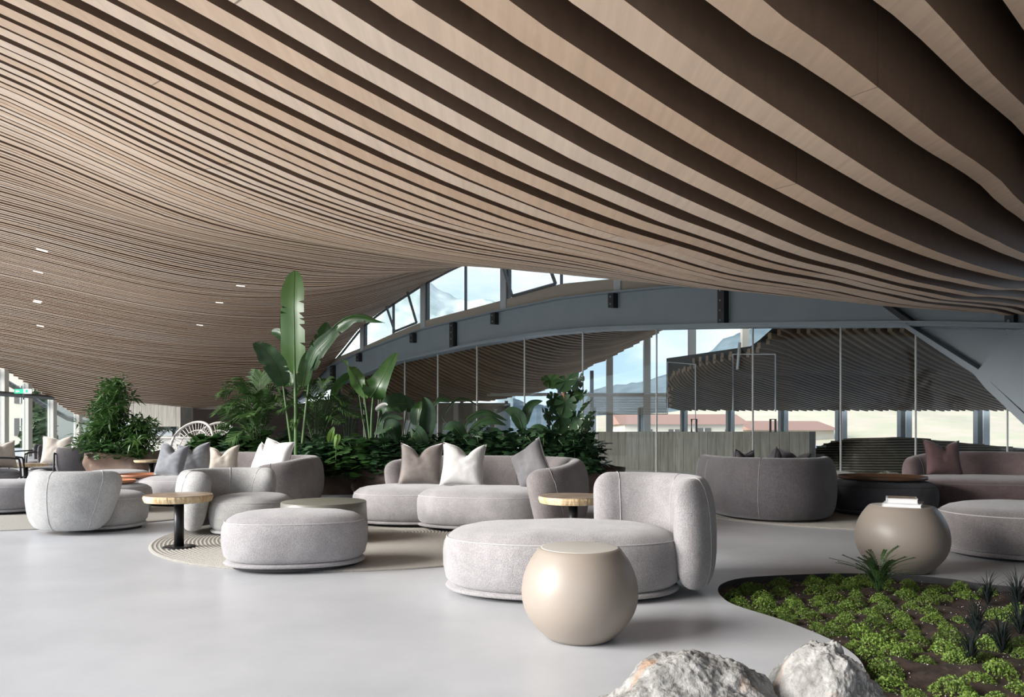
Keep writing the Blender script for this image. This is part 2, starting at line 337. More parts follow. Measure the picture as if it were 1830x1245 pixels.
def build_slats(parent, qs, rng, Zf, wid, dep, m, step, jit=.01, deckoff=0, ok=None, name='slat', deep=False, side=None):
    for i, q in enumerate(qs):
        t0, t1 = rng(q)
        if t1 - t0 < .4: continue
        n = max(6, int((t1 - t0) / step)); t = np.linspace(t0, t1, n)
        x = S * (t - q); y = S * (t + q); z = Zf(x, y) + random.uniform(-jit, jit); dp = dep + (.34 * max(0., min(1., (3.2 - q) / 1.6)) if deep else 0)
        runs = [(0, n)]; sl = np.zeros(n)
        if deep:
            hw_ = .05; tl = .72 * np.maximum(smooth((q - 2.2) / 2.2), smooth((3.5 - t) / 3.5))
            sl = tl * (Zf(x - S * hw_, y + S * hw_) - Zf(x + S * hw_, y - S * hw_)) / (2 * hw_)
        if ok is not None:
            g = ok(x, y); runs = []; s = None
            for k in range(n + 1):
                if k < n and g[k]:
                    if s is None: s = k
                elif s is not None:
                    if k - s > 3: runs.append((s, k))
                    s = None
        V = []; Fc = []; UV = []; hw = wid / 2
        for a, b in runs:
            b0 = len(V)
            for k in range(a, b):
                for sx, dz in ((-hw, dp), (-hw, 0), (hw, 0), (hw, dp)):
                    V.append((x[k] - S * sx, y[k] + S * sx, z[k] + dz + sl[k] * sx)); UV.append((t[k], i))
            for k in range(b - a - 1):
                o = b0 + 4 * k; Fc += [(o, o + 1, o + 5, o + 4), (o + 1, o + 2, o + 6, o + 5), (o + 2, o + 3, o + 7, o + 6)]
            e = b0 + 4 * (b - a - 1); Fc += [(b0, b0 + 3, b0 + 2, b0 + 1), (e, e + 1, e + 2, e + 3)]
        if Fc:
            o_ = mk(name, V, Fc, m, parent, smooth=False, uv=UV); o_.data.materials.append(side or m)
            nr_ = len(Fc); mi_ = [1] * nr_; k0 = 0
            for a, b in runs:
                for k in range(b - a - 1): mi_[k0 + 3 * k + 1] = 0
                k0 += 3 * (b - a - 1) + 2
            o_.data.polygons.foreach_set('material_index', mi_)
def main_rng(q):
    t0 = max(.11 * q - .8, q - 29.) if q > 0 else -.8
    te = t_glass(q) - .15 if q > 2.3 else 13.5
    return t0, te
ceil = sempty('ceiling')
ns = list(range(-9, 192))
build_slats(ceil, [n * P - .05 for n in ns], main_rng, Zc, .10, .25, M['slat'], .3, .007, deep=True, side=M['slat_side_shade'])
# dark roof deck above the slats
Q = np.linspace(-2.2, 40.6, 90); V = []; Fc = []; NT = 60
for q in Q:
    t0, t1 = main_rng(q); t1 += .3; t0 -= .1
    t = np.linspace(t0, max(t1, t0 + .2), NT); x = S * (t - q); y = S * (t + q); z = Zc(x, y) + .25 + .34 * max(0., min(1., (3.2 - q) / 1.6))
    V += list(zip(x, y, z))
for i in range(len(Q) - 1):
    for k in range(NT - 1):
        a = i * NT + k; Fc.append((a, a + 1, a + NT + 1, a + NT))
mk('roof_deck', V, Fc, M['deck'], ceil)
# tiny linear lights between the far slats
for px, py in ((68, 487), (68, 538), (72, 584), (75, 448), (430, 510), (392, 541), (357, 580), (66, 540)):
    best = None
    for n in range(20, 190):
        q = n * P + .1; Y = q / (S * (1 - (px - 915) / 1300)); x = (px - 915) / 1300 * Y; yy = 772 - (float(Zc(x, Y)) - EH) * 1300 / Y
        if best is None or abs(yy - py) < best[0]: best = (abs(yy - py), x, Y, q)
    _, x, Y, q = best; t = S * (x + Y); V = []
    for tt in (t - .1, t + .1):
        xx, yy2 = S * (tt - q), S * (tt + q); z = float(Zc(xx, yy2)) - .005
        for dx, dz in ((-.009, 0), (.009, 0), (.009, .03), (-.009, .03)): V.append((xx - S * dx, yy2 + S * dx, z + dz))
    mk('light_strip', V, [(0, 1, 2, 3), (7, 6, 5, 4), (0, 4, 5, 1), (1, 5, 6, 2), (2, 6, 7, 3), (3, 7, 4, 0)], M['lampled'], ceil, smooth=False)
# ---------------------------------------------------------------- floor with the sunken planting bed
def floor_pts(l): return [Vector((*fl(a, b), 0)) for a, b in l]
bed = floor_pts([(1283, 1053), (1290, 1043), (1312, 1035), (1350, 1030), (1430, 1026), (1500, 1024), (1600, 1026), (1700, 1034), (1790, 1046)])
bed += [Vector((4.1, 4.55, 0)), Vector((5.0, 4.2, 0)), Vector((5.6, 3.2, 0)), Vector((4.8, 1.9, 0)), Vector((3., 1.5, 0)), Vector((1.75, 1.7, 0)), Vector((1.32, 2.2, 0))]
bed += floor_pts([(1563, 1245), (1548, 1200), (1528, 1170), (1480, 1140), (1400, 1108), (1315, 1081), (1290, 1066)])
BED = cat_rom(bed, 5, True)
bm = bmesh.new()
outer = [bm.verts.new(p) for p in ((-45, -8, 0), (20, -8, 0), (24, 60, 0), (-45, 60, 0))]
hole = [bm.verts.new(p) for p in BED]
ed = [bm.edges.new((outer[i], outer[(i + 1) % 4])) for i in range(4)] + [bm.edges.new((hole[i], hole[(i + 1) % len(hole)])) for i in range(len(hole))]
bmesh.ops.triangle_fill(bm, edges=ed, use_beauty=True)
low = [bm.verts.new(p + Vector((0, 0, -.14))) for p in BED]
for i in range(len(hole)):
    j = (i + 1) % len(hole); bm.faces.new((hole[i], hole[j], low[j], low[i])).material_index = 1
bmesh.ops.recalc_face_normals(bm, faces=bm.faces[:])
me = bpy.data.meshes.new('floor'); bm.to_mesh(me); bm.free(); me.materials.append(M['floor']); me.materials.append(M['plinth'])
fo = bpy.data.objects.new('floor', me); C.objects.link(fo); fo['kind'] = 'structure'
def inside(x, y, poly, mar=0):
    c = False; n = len(poly)
    for i in range(n):
        a, b = poly[i], poly[i - 1]
        if (a.y > y) != (b.y > y) and x < (b.x - a.x) * (y - a.y) / (b.y - a.y) + a.x: c = not c
    if mar and c:
        for p in poly:
            if (p.x - x) ** 2 + (p.y - y) ** 2 < mar * mar: return False
    return c
def soil_z(x, y): return -.045 + .025 * noise.noise(Vector((x * 2.2, y * 2.2, 3))) + .026 * noise.noise(Vector((x * 9, y * 9, 1)))
V = []; Fc = []; idx = {}
gx = np.arange(.9, 5.8, .045); gy = np.arange(1.3, 5.4, .045)
for i, x in enumerate(gx):
    for j, y in enumerate(gy):
        idx[i, j] = len(V); V.append((x, y, soil_z(x, y)))
near = BED
for i in range(len(gx) - 1):
    for j in range(len(gy) - 1):
        cx, cy = gx[i] + .022, gy[j] + .022
        if inside(cx, cy, BED) or any((p.x - cx) ** 2 + (p.y - cy) ** 2 < .006 for p in BED): Fc.append((idx[i, j], idx[i + 1, j], idx[i + 1, j + 1], idx[i, j + 1]))
struct(mk('soil_bed', V, Fc, M['soil']))
tv, tf = boxv(-90, 60, -90, -8, -.3, -.001); struct(mk('bounce_slab', tv, tf, M['bounce_slab'], smooth=False))  # three unseen pale slabs, added to bounce daylight onto the ceiling
tv, tf = boxv(-120, -45, -8, 60, -.3, -.001); struct(mk('bounce_slab', tv, tf, M['bounce_slab'], smooth=False))
struct(mk('bounce_slab', [(-1.5, -8, .003), (-2.2, 0, .003), (-21.2, 20, .003), (-45, 20, .003), (-45, -8, .003)], [(4, 3, 2, 1, 0)][::1], M['bounce_slab'], smooth=False))
gv, gf = boxv(-700, 700, -300, 900, -.5, -.2); struct(mk('ground', gv, gf, M['ground'], smooth=False))
# ---------------------------------------------------------------- steel arch beam on the glass line
def interp(tab, x): return float(np.interp(x, [a for a, b in tab], [b for a, b in tab]))
BT = [(470, 722), (540, 686), (576, 662), (645, 629.5), (756, 588), (886, 557), (1009, 532), (1103, 521), (1200, 512), (1300, 507), (1400, 505), (1500, 506), (1612, 509), (1720, 512), (1830, 516), (1950, 520)]
BB = [(470, 752), (540, 717), (569, 701), (713, 647.6), (850, 618.7), (973, 599), (1081, 590.6), (1200, 588), (1300, 586), (1408, 585), (1612, 584), (1720, 586), (1830, 589), (1950, 594)]
def gpt(px, py, off=0.):
    x, y = gl(px); z = EH + (772 - py) / 1300 * y
    return Vector((x + GN[0] * off, y + GN[1] * off, z))
def ribbon(pxs, top, bot, o0, o1):
    V = []; Fc = []
    for px in pxs:
        for f, o in ((bot, o0), (bot, o1), (top, o1), (top, o0)): V.append(gpt(px, f(px), o))
    for i in range(len(pxs) - 1):
        for k in range(4):
            k2 = (k + 1) % 4; Fc.append((4 * i + k, 4 * i + k2, 4 * i + 4 + k2, 4 * i + 4 + k))
    e = 4 * (len(pxs) - 1); Fc += [(3, 2, 1, 0), (e, e + 1, e + 2, e + 3)]
    return V, Fc
def dzp(px, d): return d * 1300 / gl(px)[1]        # metres -> pixels of height at the glass line
BX = list(np.concatenate([np.arange(470, 900, 12), np.arange(900, 1951, 22)]))
bt = lambda p: interp(BT, p); bb = lambda p: interp(BB, p)
beam = thing('arched_steel_beam', 'long blue grey painted steel arch beam spanning above the glass partition', 'beam')
v, f = ribbon(BX, bt, lambda p: bt(p) + dzp(p, .045), -.2, .2); mk('top_flange', v, f, M['steel'], beam, False)
v, f = ribbon(BX, lambda p: bb(p) - dzp(p, .05), bb, -.22, .22); mk('bottom_flange', v, f, M['steel'], beam, False)
v, f = ribbon(BX, lambda p: bt(p) + dzp(p, .045), lambda p: bb(p) - dzp(p, .05), -.012, .012); mk('web', v, f, M['steel'], beam, False)
v, f = ribbon(BX, lambda p: bb(p) - dzp(p, .09), lambda p: bb(p) - dzp(p, .05), -.25, -.03); mk('ledge', v, f, M['steel'], beam, False)
for px, full in ((598, 1), (645, 0), (742, 0), (814, 1), (888, 0), (1100, 0), (1297, 1), (1812, 1)):
    y0 = bt(px) + dzp(px, .045); y1 = bb(px) - dzp(px, .05) if full else y0 + dzp(px, .38)
    V, Fc = ribbon([px - dzp(px, .07), px + dzp(px, .07)], lambda p: y0, lambda p: y1, -.17, -.013)
    pl = mk('stiffener_plate' if full else 'bracket', V, Fc, M['steel_dark'], beam, False)
    for k in range(4 if full else 2):
        b_ = gpt(px, y0 + (k + .5) * (y1 - y0) / (4 if full else 2), -.18)
        vv, ff = lathe([(.025, -.01), (.025, .012), (.018, .02)], 8)
        rot = Matrix.Rotation(R(90), 3, 'X')
        mk('bolt', [rot @ Vector(q) + b_ for q in vv], ff, M['steel'], pl, False)
# diagonal strut and gusset plates at the right end
def plate(name, poly, o0, o1, m, parent):
    n = len(poly); V = [gpt(a, b, o0) for a, b in poly] + [gpt(a, b, o1) for a, b in poly]
    Fc = [tuple(range(n)), tuple(range(2 * n - 1, n - 1, -1))] + [(i, i + n, (i + 1) % n + n, (i + 1) % n) for i in range(n)]
    return mk(name, V, Fc, m, parent, False)
strut = thing('diagonal_steel_strut', 'sloping grey steel strut under the right end of the arch beam', 'strut')
plate('web', [(1636, 587), (1832, 590), (1940, 596), (1950, 850), (1780, 690), (1762, 668)], -.02, .02, M['steel'], strut)
plate('edge_flange', [(1626, 584), (1640, 584), (1768, 664), (1786, 684), (1960, 846), (1948, 856), (1776, 694), (1756, 670)], -.3, .1, M['steel'], strut)
plate('gusset_plate', [(1766, 662), (1822, 594), (1850, 590), (1960, 600), (1960, 836), (1786, 682)], -.34, -.28, M['steel'], strut)
plate('stiffener', [(1590, 549), (1604, 549), (1645, 578), (1632, 580)], -.24, -.014, M['steel_dark'], strut)
plate('small_plate', [(1801, 597), (1809, 597), (1808, 605), (1800, 605)], -.05, -.02, M['steel_dark'], strut)
# ---------------------------------------------------------------- clerestory above the beam
cle = sempty('window_1')
ST = [(560, 662), (600, 640), (652, 619), (706, 595), (762, 572.6), (895, 537.6), (1005, 507), (1099, 498), (1200, 492), (1400, 486)]
stp = lambda p: interp(ST, p)
CXs = list(np.arange(560, 1401, 12))
v, f = ribbon(CXs, stp, lambda p: bt(p) + 1, -.03, .05); mk('sill_panel', v, f, M['sill'], cle, False)
def ctop(px):
    x, y = gl(px); return 772 - (float(Zc(x, y)) + .1 - EH) * 1300 / y
def cmin(px): return min(ctop(px), stp(px) - 1.5)
gx_ = [600, 648, 703, 757, 832, 901, 1003, 1105, 1250, 1400]
for a, b in zip(gx_[:-1], gx_[1:]):
    xs = list(np.linspace(a, b, 6)); v, f = ribbon(xs, cmin, stp, .0, .012); mk('pane', v, f, M['glass'], cle, False)
for px, wd in ((648, .16), (757, .2), (901, .2), (1105, .2)):
    d = dzp(px, wd) * .829 / 2 * 1.2
    v, f = ribbon([px - d * .8, px + d], ctop, lambda p: bt(p) + 1, -.06, .12); mk('post', v, f, M['post'], cle, False)
    v, f = ribbon([px + d, px + d * 1.5], ctop, lambda p: bt(p) + 1, -.02, .10); mk('post_gasket', v, f, M['frame'], cle, False)
for px in (703, 832, 1003): 
    v, f = ribbon([px - .8, px + .8], cmin, stp, -.03, .05); mk('mullion', v, f, M['frame'], cle, False)
xs = list(np.arange(600, 900, 10)); v, f = ribbon(xs, lambda p: cmin(p) + 3, lambda p: cmin(p) + 5.5, -.03, .05); mk('head_rail', v, f, M['frame'], cle, False)
def vent(x0, x1, lean):
    fr = []
    for (a, ya), (b, yb) in (((x0, stp(x0) - 2), (x1, stp(x1) - 2)), ((x1, stp(x1) - 2), (x1, cmin(x1) + 9)), ((x1, cmin(x1) + 9), (x0, cmin(x0) + 8)), ((x0, cmin(x0) + 8), (x0, stp(x0) - 2))):
        h0 = (stp(a) - ya) / max(1, stp(a) - cmin(a)); h1 = (stp(b) - yb) / max(1, stp(b) - cmin(b))
        fr.append(tube([gpt(a, ya, -.05 - lean * h0), gpt(b, yb, -.05 - lean * h1)], .05, 4))
    v, f = join(fr); mk('vent_frame', v, f, M['frame'], cle, False)
vent(708, 747, .5); vent(918, 996, .6)
# ---------------------------------------------------------------- glass partition below the beam
part = sempty('window_2')
seams = [570, 608, 650, 676, 723, 782, 852, 937, 1041, 1173, 1345, 1502, 1636, 1800, 2050, 2600]
for a, b in zip(seams[:-1], seams[1:]):
    A = gl(a + .4); B_ = gl(b - .4); za = gpt(a, bb(min(a, 1940))).z; zb = gpt(b, bb(min(b, 1940))).z
    za, zb = max(za, 2.3), max(zb, 2.3)
    V = []
    for (x, y), z1 in ((A, za), (B_, zb)):
        for o in (0, .02):
            V += [(x + GN[0] * o, y + GN[1] * o, .01), (x + GN[0] * o, y + GN[1] * o, z1)]
    mk('pane', V, [(0, 4, 5, 1), (2, 3, 7, 6), (0, 1, 3, 2), (4, 6, 7, 5), (1, 5, 7, 3), (0, 2, 6, 4)], M['glass'], part, False)
for px in seams[2:-2]:
    d = dzp(px, .007); v, f = ribbon([px - d, px + d], lambda p: max(bb(min(px, 1900)), 560), lambda p: 772 + EH * 1300 / gl(px)[1] - 1, -.012, .03)
    mk('seam_profile', v, f, M['whitepost'], part, False)
# glazed door in the partition: thin pale frame
def gline(poly, r, name, m, parent): 
    v, f = tube([gpt(a, b, -.04) for a, b in poly], r, 6); return mk(name, v, f, m, parent, False)
door = sempty('door_1')
gline([(1195, 740), (1195, 647), (1245, 651), (1245, 772)], .014, 'door_frame', M['post'], door)
gline([(1312, 735), (1312, 633), (1388, 633), (1388, 735)], .016, 'door_frame', M['post'], door)
gline([(1324, 612), (1320, 660)], .03, 'door_closer', M['post'], door)
for x0 in (1238, 1379):
    gline([(x0, 772), (x0, 749), (x0 + 9, 749), (x0 + 9, 772)], .022, 'door_handle', M['steel_dark'], door)
# ---------------------------------------------------------------- the other wing beyond the glass: two slatted ceilings
def pxy(x, y): return 915 + 1300 * x / np.maximum(y, .5)
FA_Y = [(600, 40), (700, 38), (1000, 36), (1200, 33), (1250, 32)]
FA_y = [(600, 722), (640, 722), (700, 722), (880, 717), (960, 702), (1000, 688), (1057, 655), (1092, 640), (1170, 600), (1190, 588), (1250, 560)]
def mi(tab, p): return np.interp(p, [a for a, b in tab], [b for a, b in tab])
def YA(px): return K / (px - 39) + .35
def ZA(x, y):
    px = pxy(x, y); y0 = YA(px); y1 = mi(FA_Y, px)
    zn = EH + (772 - mi(BB, px)) / 1300 * (y0) + .35; zf = EH + (772 - mi(FA_y, px)) / 1300 * y1
    return zn + (zf - zn) * smooth((y - y0) / (y1 - y0)) 
def okA(x, y): px = pxy(x, y); return (y > YA(px)) & (y < mi(FA_Y, px)) & (px > 600) & (px < 1215)
cA = sempty('ceiling_far')
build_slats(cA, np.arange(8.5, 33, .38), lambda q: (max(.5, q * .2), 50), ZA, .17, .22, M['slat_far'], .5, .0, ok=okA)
YBn = [(1191, 23), (1230, 20.8), (1270, 19), (1310, 17.5), (1350, 16.2), (1392, 15.1), (1400, 15.0)]
def YB(px): return np.where(px < 1400, mi(YBn, px), K / (np.maximum(px, 300) - 39) + .45)
YBy = [(1191, 648), (1345, 629), (1392, 588), (1400, 586), (1640, 585), (1700, 592), (1900, 610)]
def ZB(x, y):
    px = pxy(x, y); y0 = YB(px); y2 = 28.5; yt = y0 + (y2 - y0) * .40; 
    z0 = EH + (772 - mi(YBy, px)) / 1300 * y0; zt = EH + (772 - mi([(1191, 704), (1300, 682), (1420, 668), (1800, 676)], px)) / 1300 * yt; z2 = EH + (772 - 735) / 1300 * y2
    f1 = (y - y0) / (yt - y0); f2 = np.clip((y - yt) / (y2 - yt), 0, 1)
    return np.where(y < yt, z0 + (zt - z0) * (1 - (1 - np.clip(f1, 0, 1)) ** 1.7), zt + (z2 - zt) * f2)
def okB(x, y): px = pxy(x, y); return (y > YB(px)) & (y < 28.5) & (px > 1191) & (px < 2100)
cB = sempty('ceiling_right')
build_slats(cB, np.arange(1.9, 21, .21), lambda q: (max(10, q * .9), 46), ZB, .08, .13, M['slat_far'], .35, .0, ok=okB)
def deck(parent, Zf, pxs, y0f, y1f, off, n=24):
    V = []; Fc = []
    for px in pxs:
        Y = np.linspace(float(y0f(px)), float(y1f(px)), n); x = (px - 915) / 1300 * Y; z = Zf(x, Y) + off; V += list(zip(x, Y, z))
    for i in range(len(pxs) - 1):
        for k in range(n - 1): a = i * n + k; Fc.append((a, a + n, a + n + 1, a + 1))
    mk('roof_deck', V, Fc, M['deck'], parent)
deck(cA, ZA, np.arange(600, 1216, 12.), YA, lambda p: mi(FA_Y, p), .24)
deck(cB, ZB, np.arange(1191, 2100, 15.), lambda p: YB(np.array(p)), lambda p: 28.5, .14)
# roof over both wings (keeps the sky out of the attic), seen only from outside
# horizontal slats imitating a slat reflection left of the door, transom under the far arch window
refl = sempty('reflection_slats_1')
for k in range(14):
    py = 706 + k * 2.6
    a = at(1052 - k * 1.2, py, 28.6); b = at(1192, py, 28.6)
    vv, ff = boxv(a.x, b.x, 28.55, 28.65, a.z - .016, a.z + .016); mk('slat', vv, ff, M['slat_far'], refl, False)
arch = sempty('window_3')
for px, wd, ytop in ((1090, .3, 636), (1157, .3, 604), (1238, .3, 560), (1333, .3, 560), (1000, .18, 690), (1058, .16, 662), (905, .16, 716), (825, .16, 718)):
    Yp = float(mi(FA_Y, px)) + .1; a = at(px, ytop, Yp)
    vv, ff = boxv(a.x - wd / 2, a.x + wd / 2, Yp, Yp + .3, 2.2 if px > 1200 else 0, a.z); mk('post', vv, ff, M['sill'] if px > 1060 else M['frame'], arch, False)
for pa, pb, py in ((870, 1195, 704), ):
    Yp = 34.; a = at(pa, py, Yp); b = at(pb, py, Yp); vv, ff = boxv(a.x, b.x, Yp, Yp + .15, a.z - .09, a.z + .06); mk('transom', vv, ff, M['sill'], arch, False)
far = sempty('window_4')
for px, wd in ((1062, 5), (1146, 6), (1224, 8), (1307, 9), (1402, 10), (1506, 12), (1620, 15), (1758, 16), (1915, 17)):
    Yp = 29.; a = at(px - wd * .25, 700, Yp); hw = wd / 2 / 1300 * Yp
    vv, ff = boxv(a.x - hw, a.x + hw * .1, Yp - .05, Yp + .25, 0, 2.0); mk('post_gasket', vv, ff, M['frame'], far, False)
    vv, ff = boxv(a.x + hw * .1, a.x + hw * 1.5, Yp - .1, Yp + .3, 0, 2.0); mk('post', vv, ff, M['post'], far, False)
# board-formed concrete screen wall behind the glass
def board_wall(name, A, B_, h, n, thick, uneven=.012):
    w_ = sempty(name); A = Vector(A); B_ = Vector(B_); d = (B_ - A) / n; nrm = Vector((d.y, -d.x, 0)).normalized()
    if nrm.y > 0: nrm = -nrm
    core = [A, B_]; V = []
    for p in core:
        for o in (0, thick): V += [tuple(p - nrm * o), tuple(p - nrm * o + Vector((0, 0, h if not callable(h) else h(0 if p == A else 1))))]
    mk('core', V, [(0, 4, 5, 1), (2, 3, 7, 6), (0, 1, 3, 2), (4, 6, 7, 5), (1, 5, 7, 3)], M['concrete'], w_, False)
    for i in range(n):
        o = random.uniform(.006, .006 + uneven); a = A + d * (i + .015); b = A + d * (i + .985); ha = h if not callable(h) else h((i + .5) / n)
        V = [a, b, b + nrm * o, a + nrm * o]; V = [tuple(q) for q in V] + [tuple(q + Vector((0, 0, ha - .002))) for q in V]
        mk('board', V, [(0, 3, 2, 1), (4, 5, 6, 7), (0, 1, 5, 4), (1, 2, 6, 5), (2, 3, 7, 6), (3, 0, 4, 7)], M['concrete'], w_, False)
    return w_
board_wall('wall_right', (fx(985, 22), 22, 0), (fx(1447, 16.2), 16.2, 0), 1.035, 34, .3)
M['concrete'] = mat('darker board formed concrete', (.15, .14, .12), .85, col2=(.23, .22, .19), nscale=5, ndet=8, stretch=(2.5, 2.5, .35), bump=.5, bscale=20, objrand=.06)
board_wall('wall_left', (fx(232, 23), 23, 0), (fx(323, 21.5), 21.5, 0), lambda t: 1.98 - .22 * t - .0, 12, .4)
# unseen dark walls added on the right and behind to darken that side
for nm, a, b in (('shade_wall_side', gl(2600), (S * 15.9, S * 11.3)), ('shade_wall_back', (S * 3.4, S * -1.4), (S * 15.9, S * 11.3))):
    V = [(a[0], a[1], 0), (b[0], b[1], 0), (b[0], b[1], 3.9), (a[0], a[1], 3.9)]; d = Vector((b[0] - a[0], b[1] - a[1], 0)).normalized(); q = Vector((-d.y, d.x, 0)) * .2
    V += [tuple(Vector(p) + q) for p in V]
    struct(mk(nm, V, [(0, 1, 2, 3), (7, 6, 5, 4), (0, 4, 5, 1), (1, 5, 6, 2), (2, 6, 7, 3), (3, 7, 4, 0)], M['deck'], None, False))
V = [(fx(300, 37), 37, 0), (fx(470, 37.5), 37.5, 0), (fx(640, 38.5), 38.5, 0), (fx(705, 38.2), 38.2, 0)]; V += [(a, b, 2.2 if i_ < 2 else 3.0) for i_, (a, b, c) in enumerate(V)]; V += [(a, b + .2, c) for a, b, c in V]
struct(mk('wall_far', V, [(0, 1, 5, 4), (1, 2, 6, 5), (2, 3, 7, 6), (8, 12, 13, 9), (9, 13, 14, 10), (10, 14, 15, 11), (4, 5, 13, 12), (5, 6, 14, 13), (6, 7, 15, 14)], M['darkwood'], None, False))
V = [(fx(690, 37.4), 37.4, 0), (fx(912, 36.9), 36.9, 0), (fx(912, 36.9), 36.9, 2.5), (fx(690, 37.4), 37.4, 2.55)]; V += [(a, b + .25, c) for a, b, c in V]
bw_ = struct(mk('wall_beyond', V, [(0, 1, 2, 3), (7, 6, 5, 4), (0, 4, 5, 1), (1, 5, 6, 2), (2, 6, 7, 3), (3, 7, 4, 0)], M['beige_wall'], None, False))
for px in (735, 770, 815, 850):
    x = fx(px, 36.9); vv, ff = boxv(x - .12, x + .12, 36.7, 36.88, 0, 2.5); mk('pilaster', vv, ff, M['sill'], bw_, False)
# ---------------------------------------------------------------- left window wall
lw_ = sempty('window_5')
XW = -20.5
def Yw(px): return XW * 1300 / (px - 915)
ys = [Yw(6), Yw(48.5), Yw(93), Yw(139), Yw(176)]
ys = [Yw(6) - 2.6, Yw(6) - 1.3] + ys
for y in ys:
    zt = float(Zc(XW, y)) + .1
    vv, ff = boxv(XW - .12, XW + .14, y - .13, y + .13, 0, zt); mk('post', vv, ff, M['whitepost'], lw_, False)
    vv, ff = boxv(XW - .1, XW + .08, y + .13, y + .2, 0, zt - .02); mk('post_gasket', vv, ff, M['frame'], lw_, False)
for a, b in zip(ys[:-1], ys[1:]):
    V = []
    for y in (a + .13, b - .13):
        zt = float(Zc(XW, y)); V += [(XW, y, 0.02), (XW, y, zt), (XW - .03, y, 0.02), (XW - .03, y, zt)]
    mk('pane', V, [(0, 4, 5, 1), (2, 3, 7, 6), (0, 1, 3, 2), (4, 6, 7, 5), (1, 5, 7, 3)], M['glass'], lw_, False)
    za, zb = float(Zc(XW, a)), float(Zc(XW, b)); v, f = tube([(XW - .5, a, za - .12), (XW - .5, b, zb - .12)], .12, 4); mk('eave', v, f, M['frame'], lw_, False)
z7 = EH + (772 - 704) / 1300 * Yw(6)
v, f = tube([(XW + .16, ys[0], z7), (XW + .16, Yw(115), z7)], .1, 4); mk('transom', v, f, M['frame'], lw_, False)
ex = thing('exit_sign', 'green and white emergency exit sign on a stem above the left window rail', 'sign', at(42, 699, 28.5))
vv, ff = boxv(-.34, .02, -.03, .03, -.09, .09); mk('green_face', vv, ff, M['exit'], ex, False)
vv, ff = boxv(.02, .3, -.03, .03, -.09, .09); mk('white_face', vv, ff, M['exit_w'], ex, False)
v, f = tube([(0, 0, -.09), (0, 0, -.32)], .02, 6); mk('stem', v, f, M['frame'], ex)
# arrow and running figure marks
mk('arrow', [(-.3, -.034, .0), (-.22, -.034, .06), (-.22, -.034, .02), (-.14, -.034, .02), (-.14, -.034, -.02), (-.22, -.034, -.02), (-.22, -.034, -.06)], [(0, 6, 5, 4, 3, 2, 1)], M['exit_w'], ex, False)
mk('door_mark', [(.1, -.034, -.06), (.2, -.034, -.06), (.2, -.034, .06), (.1, -.034, .06)], [(0, 1, 2, 3)], M['exit'], ex, False)
# ---------------------------------------------------------------- outdoors: hills, meadow, houses, tree
def hill(name, ridge, Y, m, depth, base=-3, amp=.02):
    V = []; Fc = []; xs = np.linspace(ridge[0][0], ridge[-1][0], 120); n = 26
    for px in xs:
        top = at(px, interp(ridge, px), Y).z
        for k in range(n):
            t = k / (n - 1); yy = Y - depth * (1 - t); x = (px - 915) / 1300 * Y
            z = base + (top - base) * (t ** 1.3); z += amp * Y * noise.noise(Vector((x * .03, yy * .03, 2))) * (.3 + t) + amp * .5 * Y * noise.noise(Vector((x * .16, yy * .16, 7))) * (t)
            V.append((x, yy, z))
        V.append(((px - 915) / 1300 * Y, Y + 40, base))
    n += 1
    for i in range(len(xs) - 1):
        for k in range(n - 1): a = i * n + k; Fc.append((a, a + n, a + n + 1, a + 1))
    return struct(mk(name, V, Fc, m))
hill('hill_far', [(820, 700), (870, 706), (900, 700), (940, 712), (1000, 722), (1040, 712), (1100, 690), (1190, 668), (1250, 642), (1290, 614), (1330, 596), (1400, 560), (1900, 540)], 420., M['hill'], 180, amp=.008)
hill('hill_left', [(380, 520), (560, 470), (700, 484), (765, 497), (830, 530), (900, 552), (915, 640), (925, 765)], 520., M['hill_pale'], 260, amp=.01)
hill('meadow_slope', [(1000, 750), (1130, 736), (1250, 722), (1400, 700), (1900, 690)], 120., M['meadow'], 75, base=-1, amp=.008)
def house(name, label, c, sx, sy, h, rh, wm, rm, wins, rz=0):
    t = thing(name, label, 'building', (c[0], c[1], -.2), rz)
    vv, ff = boxv(-sx / 2, sx / 2, -sy / 2, sy / 2, 0, h); mk('wall', vv, ff, wm, t, False)
    e = .5; V = [(-sx / 2 - e, -sy / 2 - e, h), (sx / 2 + e, -sy / 2 - e, h), (sx / 2 + e, sy / 2 + e, h), (-sx / 2 - e, sy / 2 + e, h), (-sx / 2 - e, 0, h + rh), (sx / 2 + e, 0, h + rh)]
    mk('roof', V, [(0, 1, 5, 4), (2, 3, 4, 5), (0, 4, 3), (1, 2, 5), (0, 3, 2, 1)], rm, t, False)
    for x, z, w0, h0 in wins:
        vv, ff = boxv(x - w0 / 2, x + w0 / 2, -sy / 2 - .06, -sy / 2 + .02, z - h0 / 2, z + h0 / 2); wn = mk('window', vv, ff, M['pane_dark'], t, False)
        vv, ff = boxv(x - .04, x + .04, -sy / 2 - .1, -sy / 2 - .05, z - h0 / 2, z + h0 / 2); mk('glazing_bar', vv, ff, M['whitepost'], wn, False)
    return t
house('house', 'white house with broad brown roof seen through the far windows', (fx(1205, 62), 62), 9.5, 7, 1.85, .9, M['plaster'], M['rooftile'], [(-3, 1.1, .9, .7), (-.8, 1.1, .9, .7), (1.6, 1.1, 1.1, .9), (3.6, 1.1, .6, .7)])
house('cottage', 'pale cottage with light red roof beside the dry slope', (fx(1385, 70), 70), 8.5, 6, 1.4, .9, M['plaster'], M['rooftile'], [(-2, .8, .8, .6), (1, .8, .8, .6)], .25)
house('apartment_house', 'tall cream plastered house outside the leftmost window', (fx(40, 58), 58), 8.0, 8, 8, 2, M['plaster'], M['rooftile'], [(.2 + dx, z, .95, 1.3) for dx in (-2.6, 0, 2.4) for z in (1.6, 4.0, 6.2)])
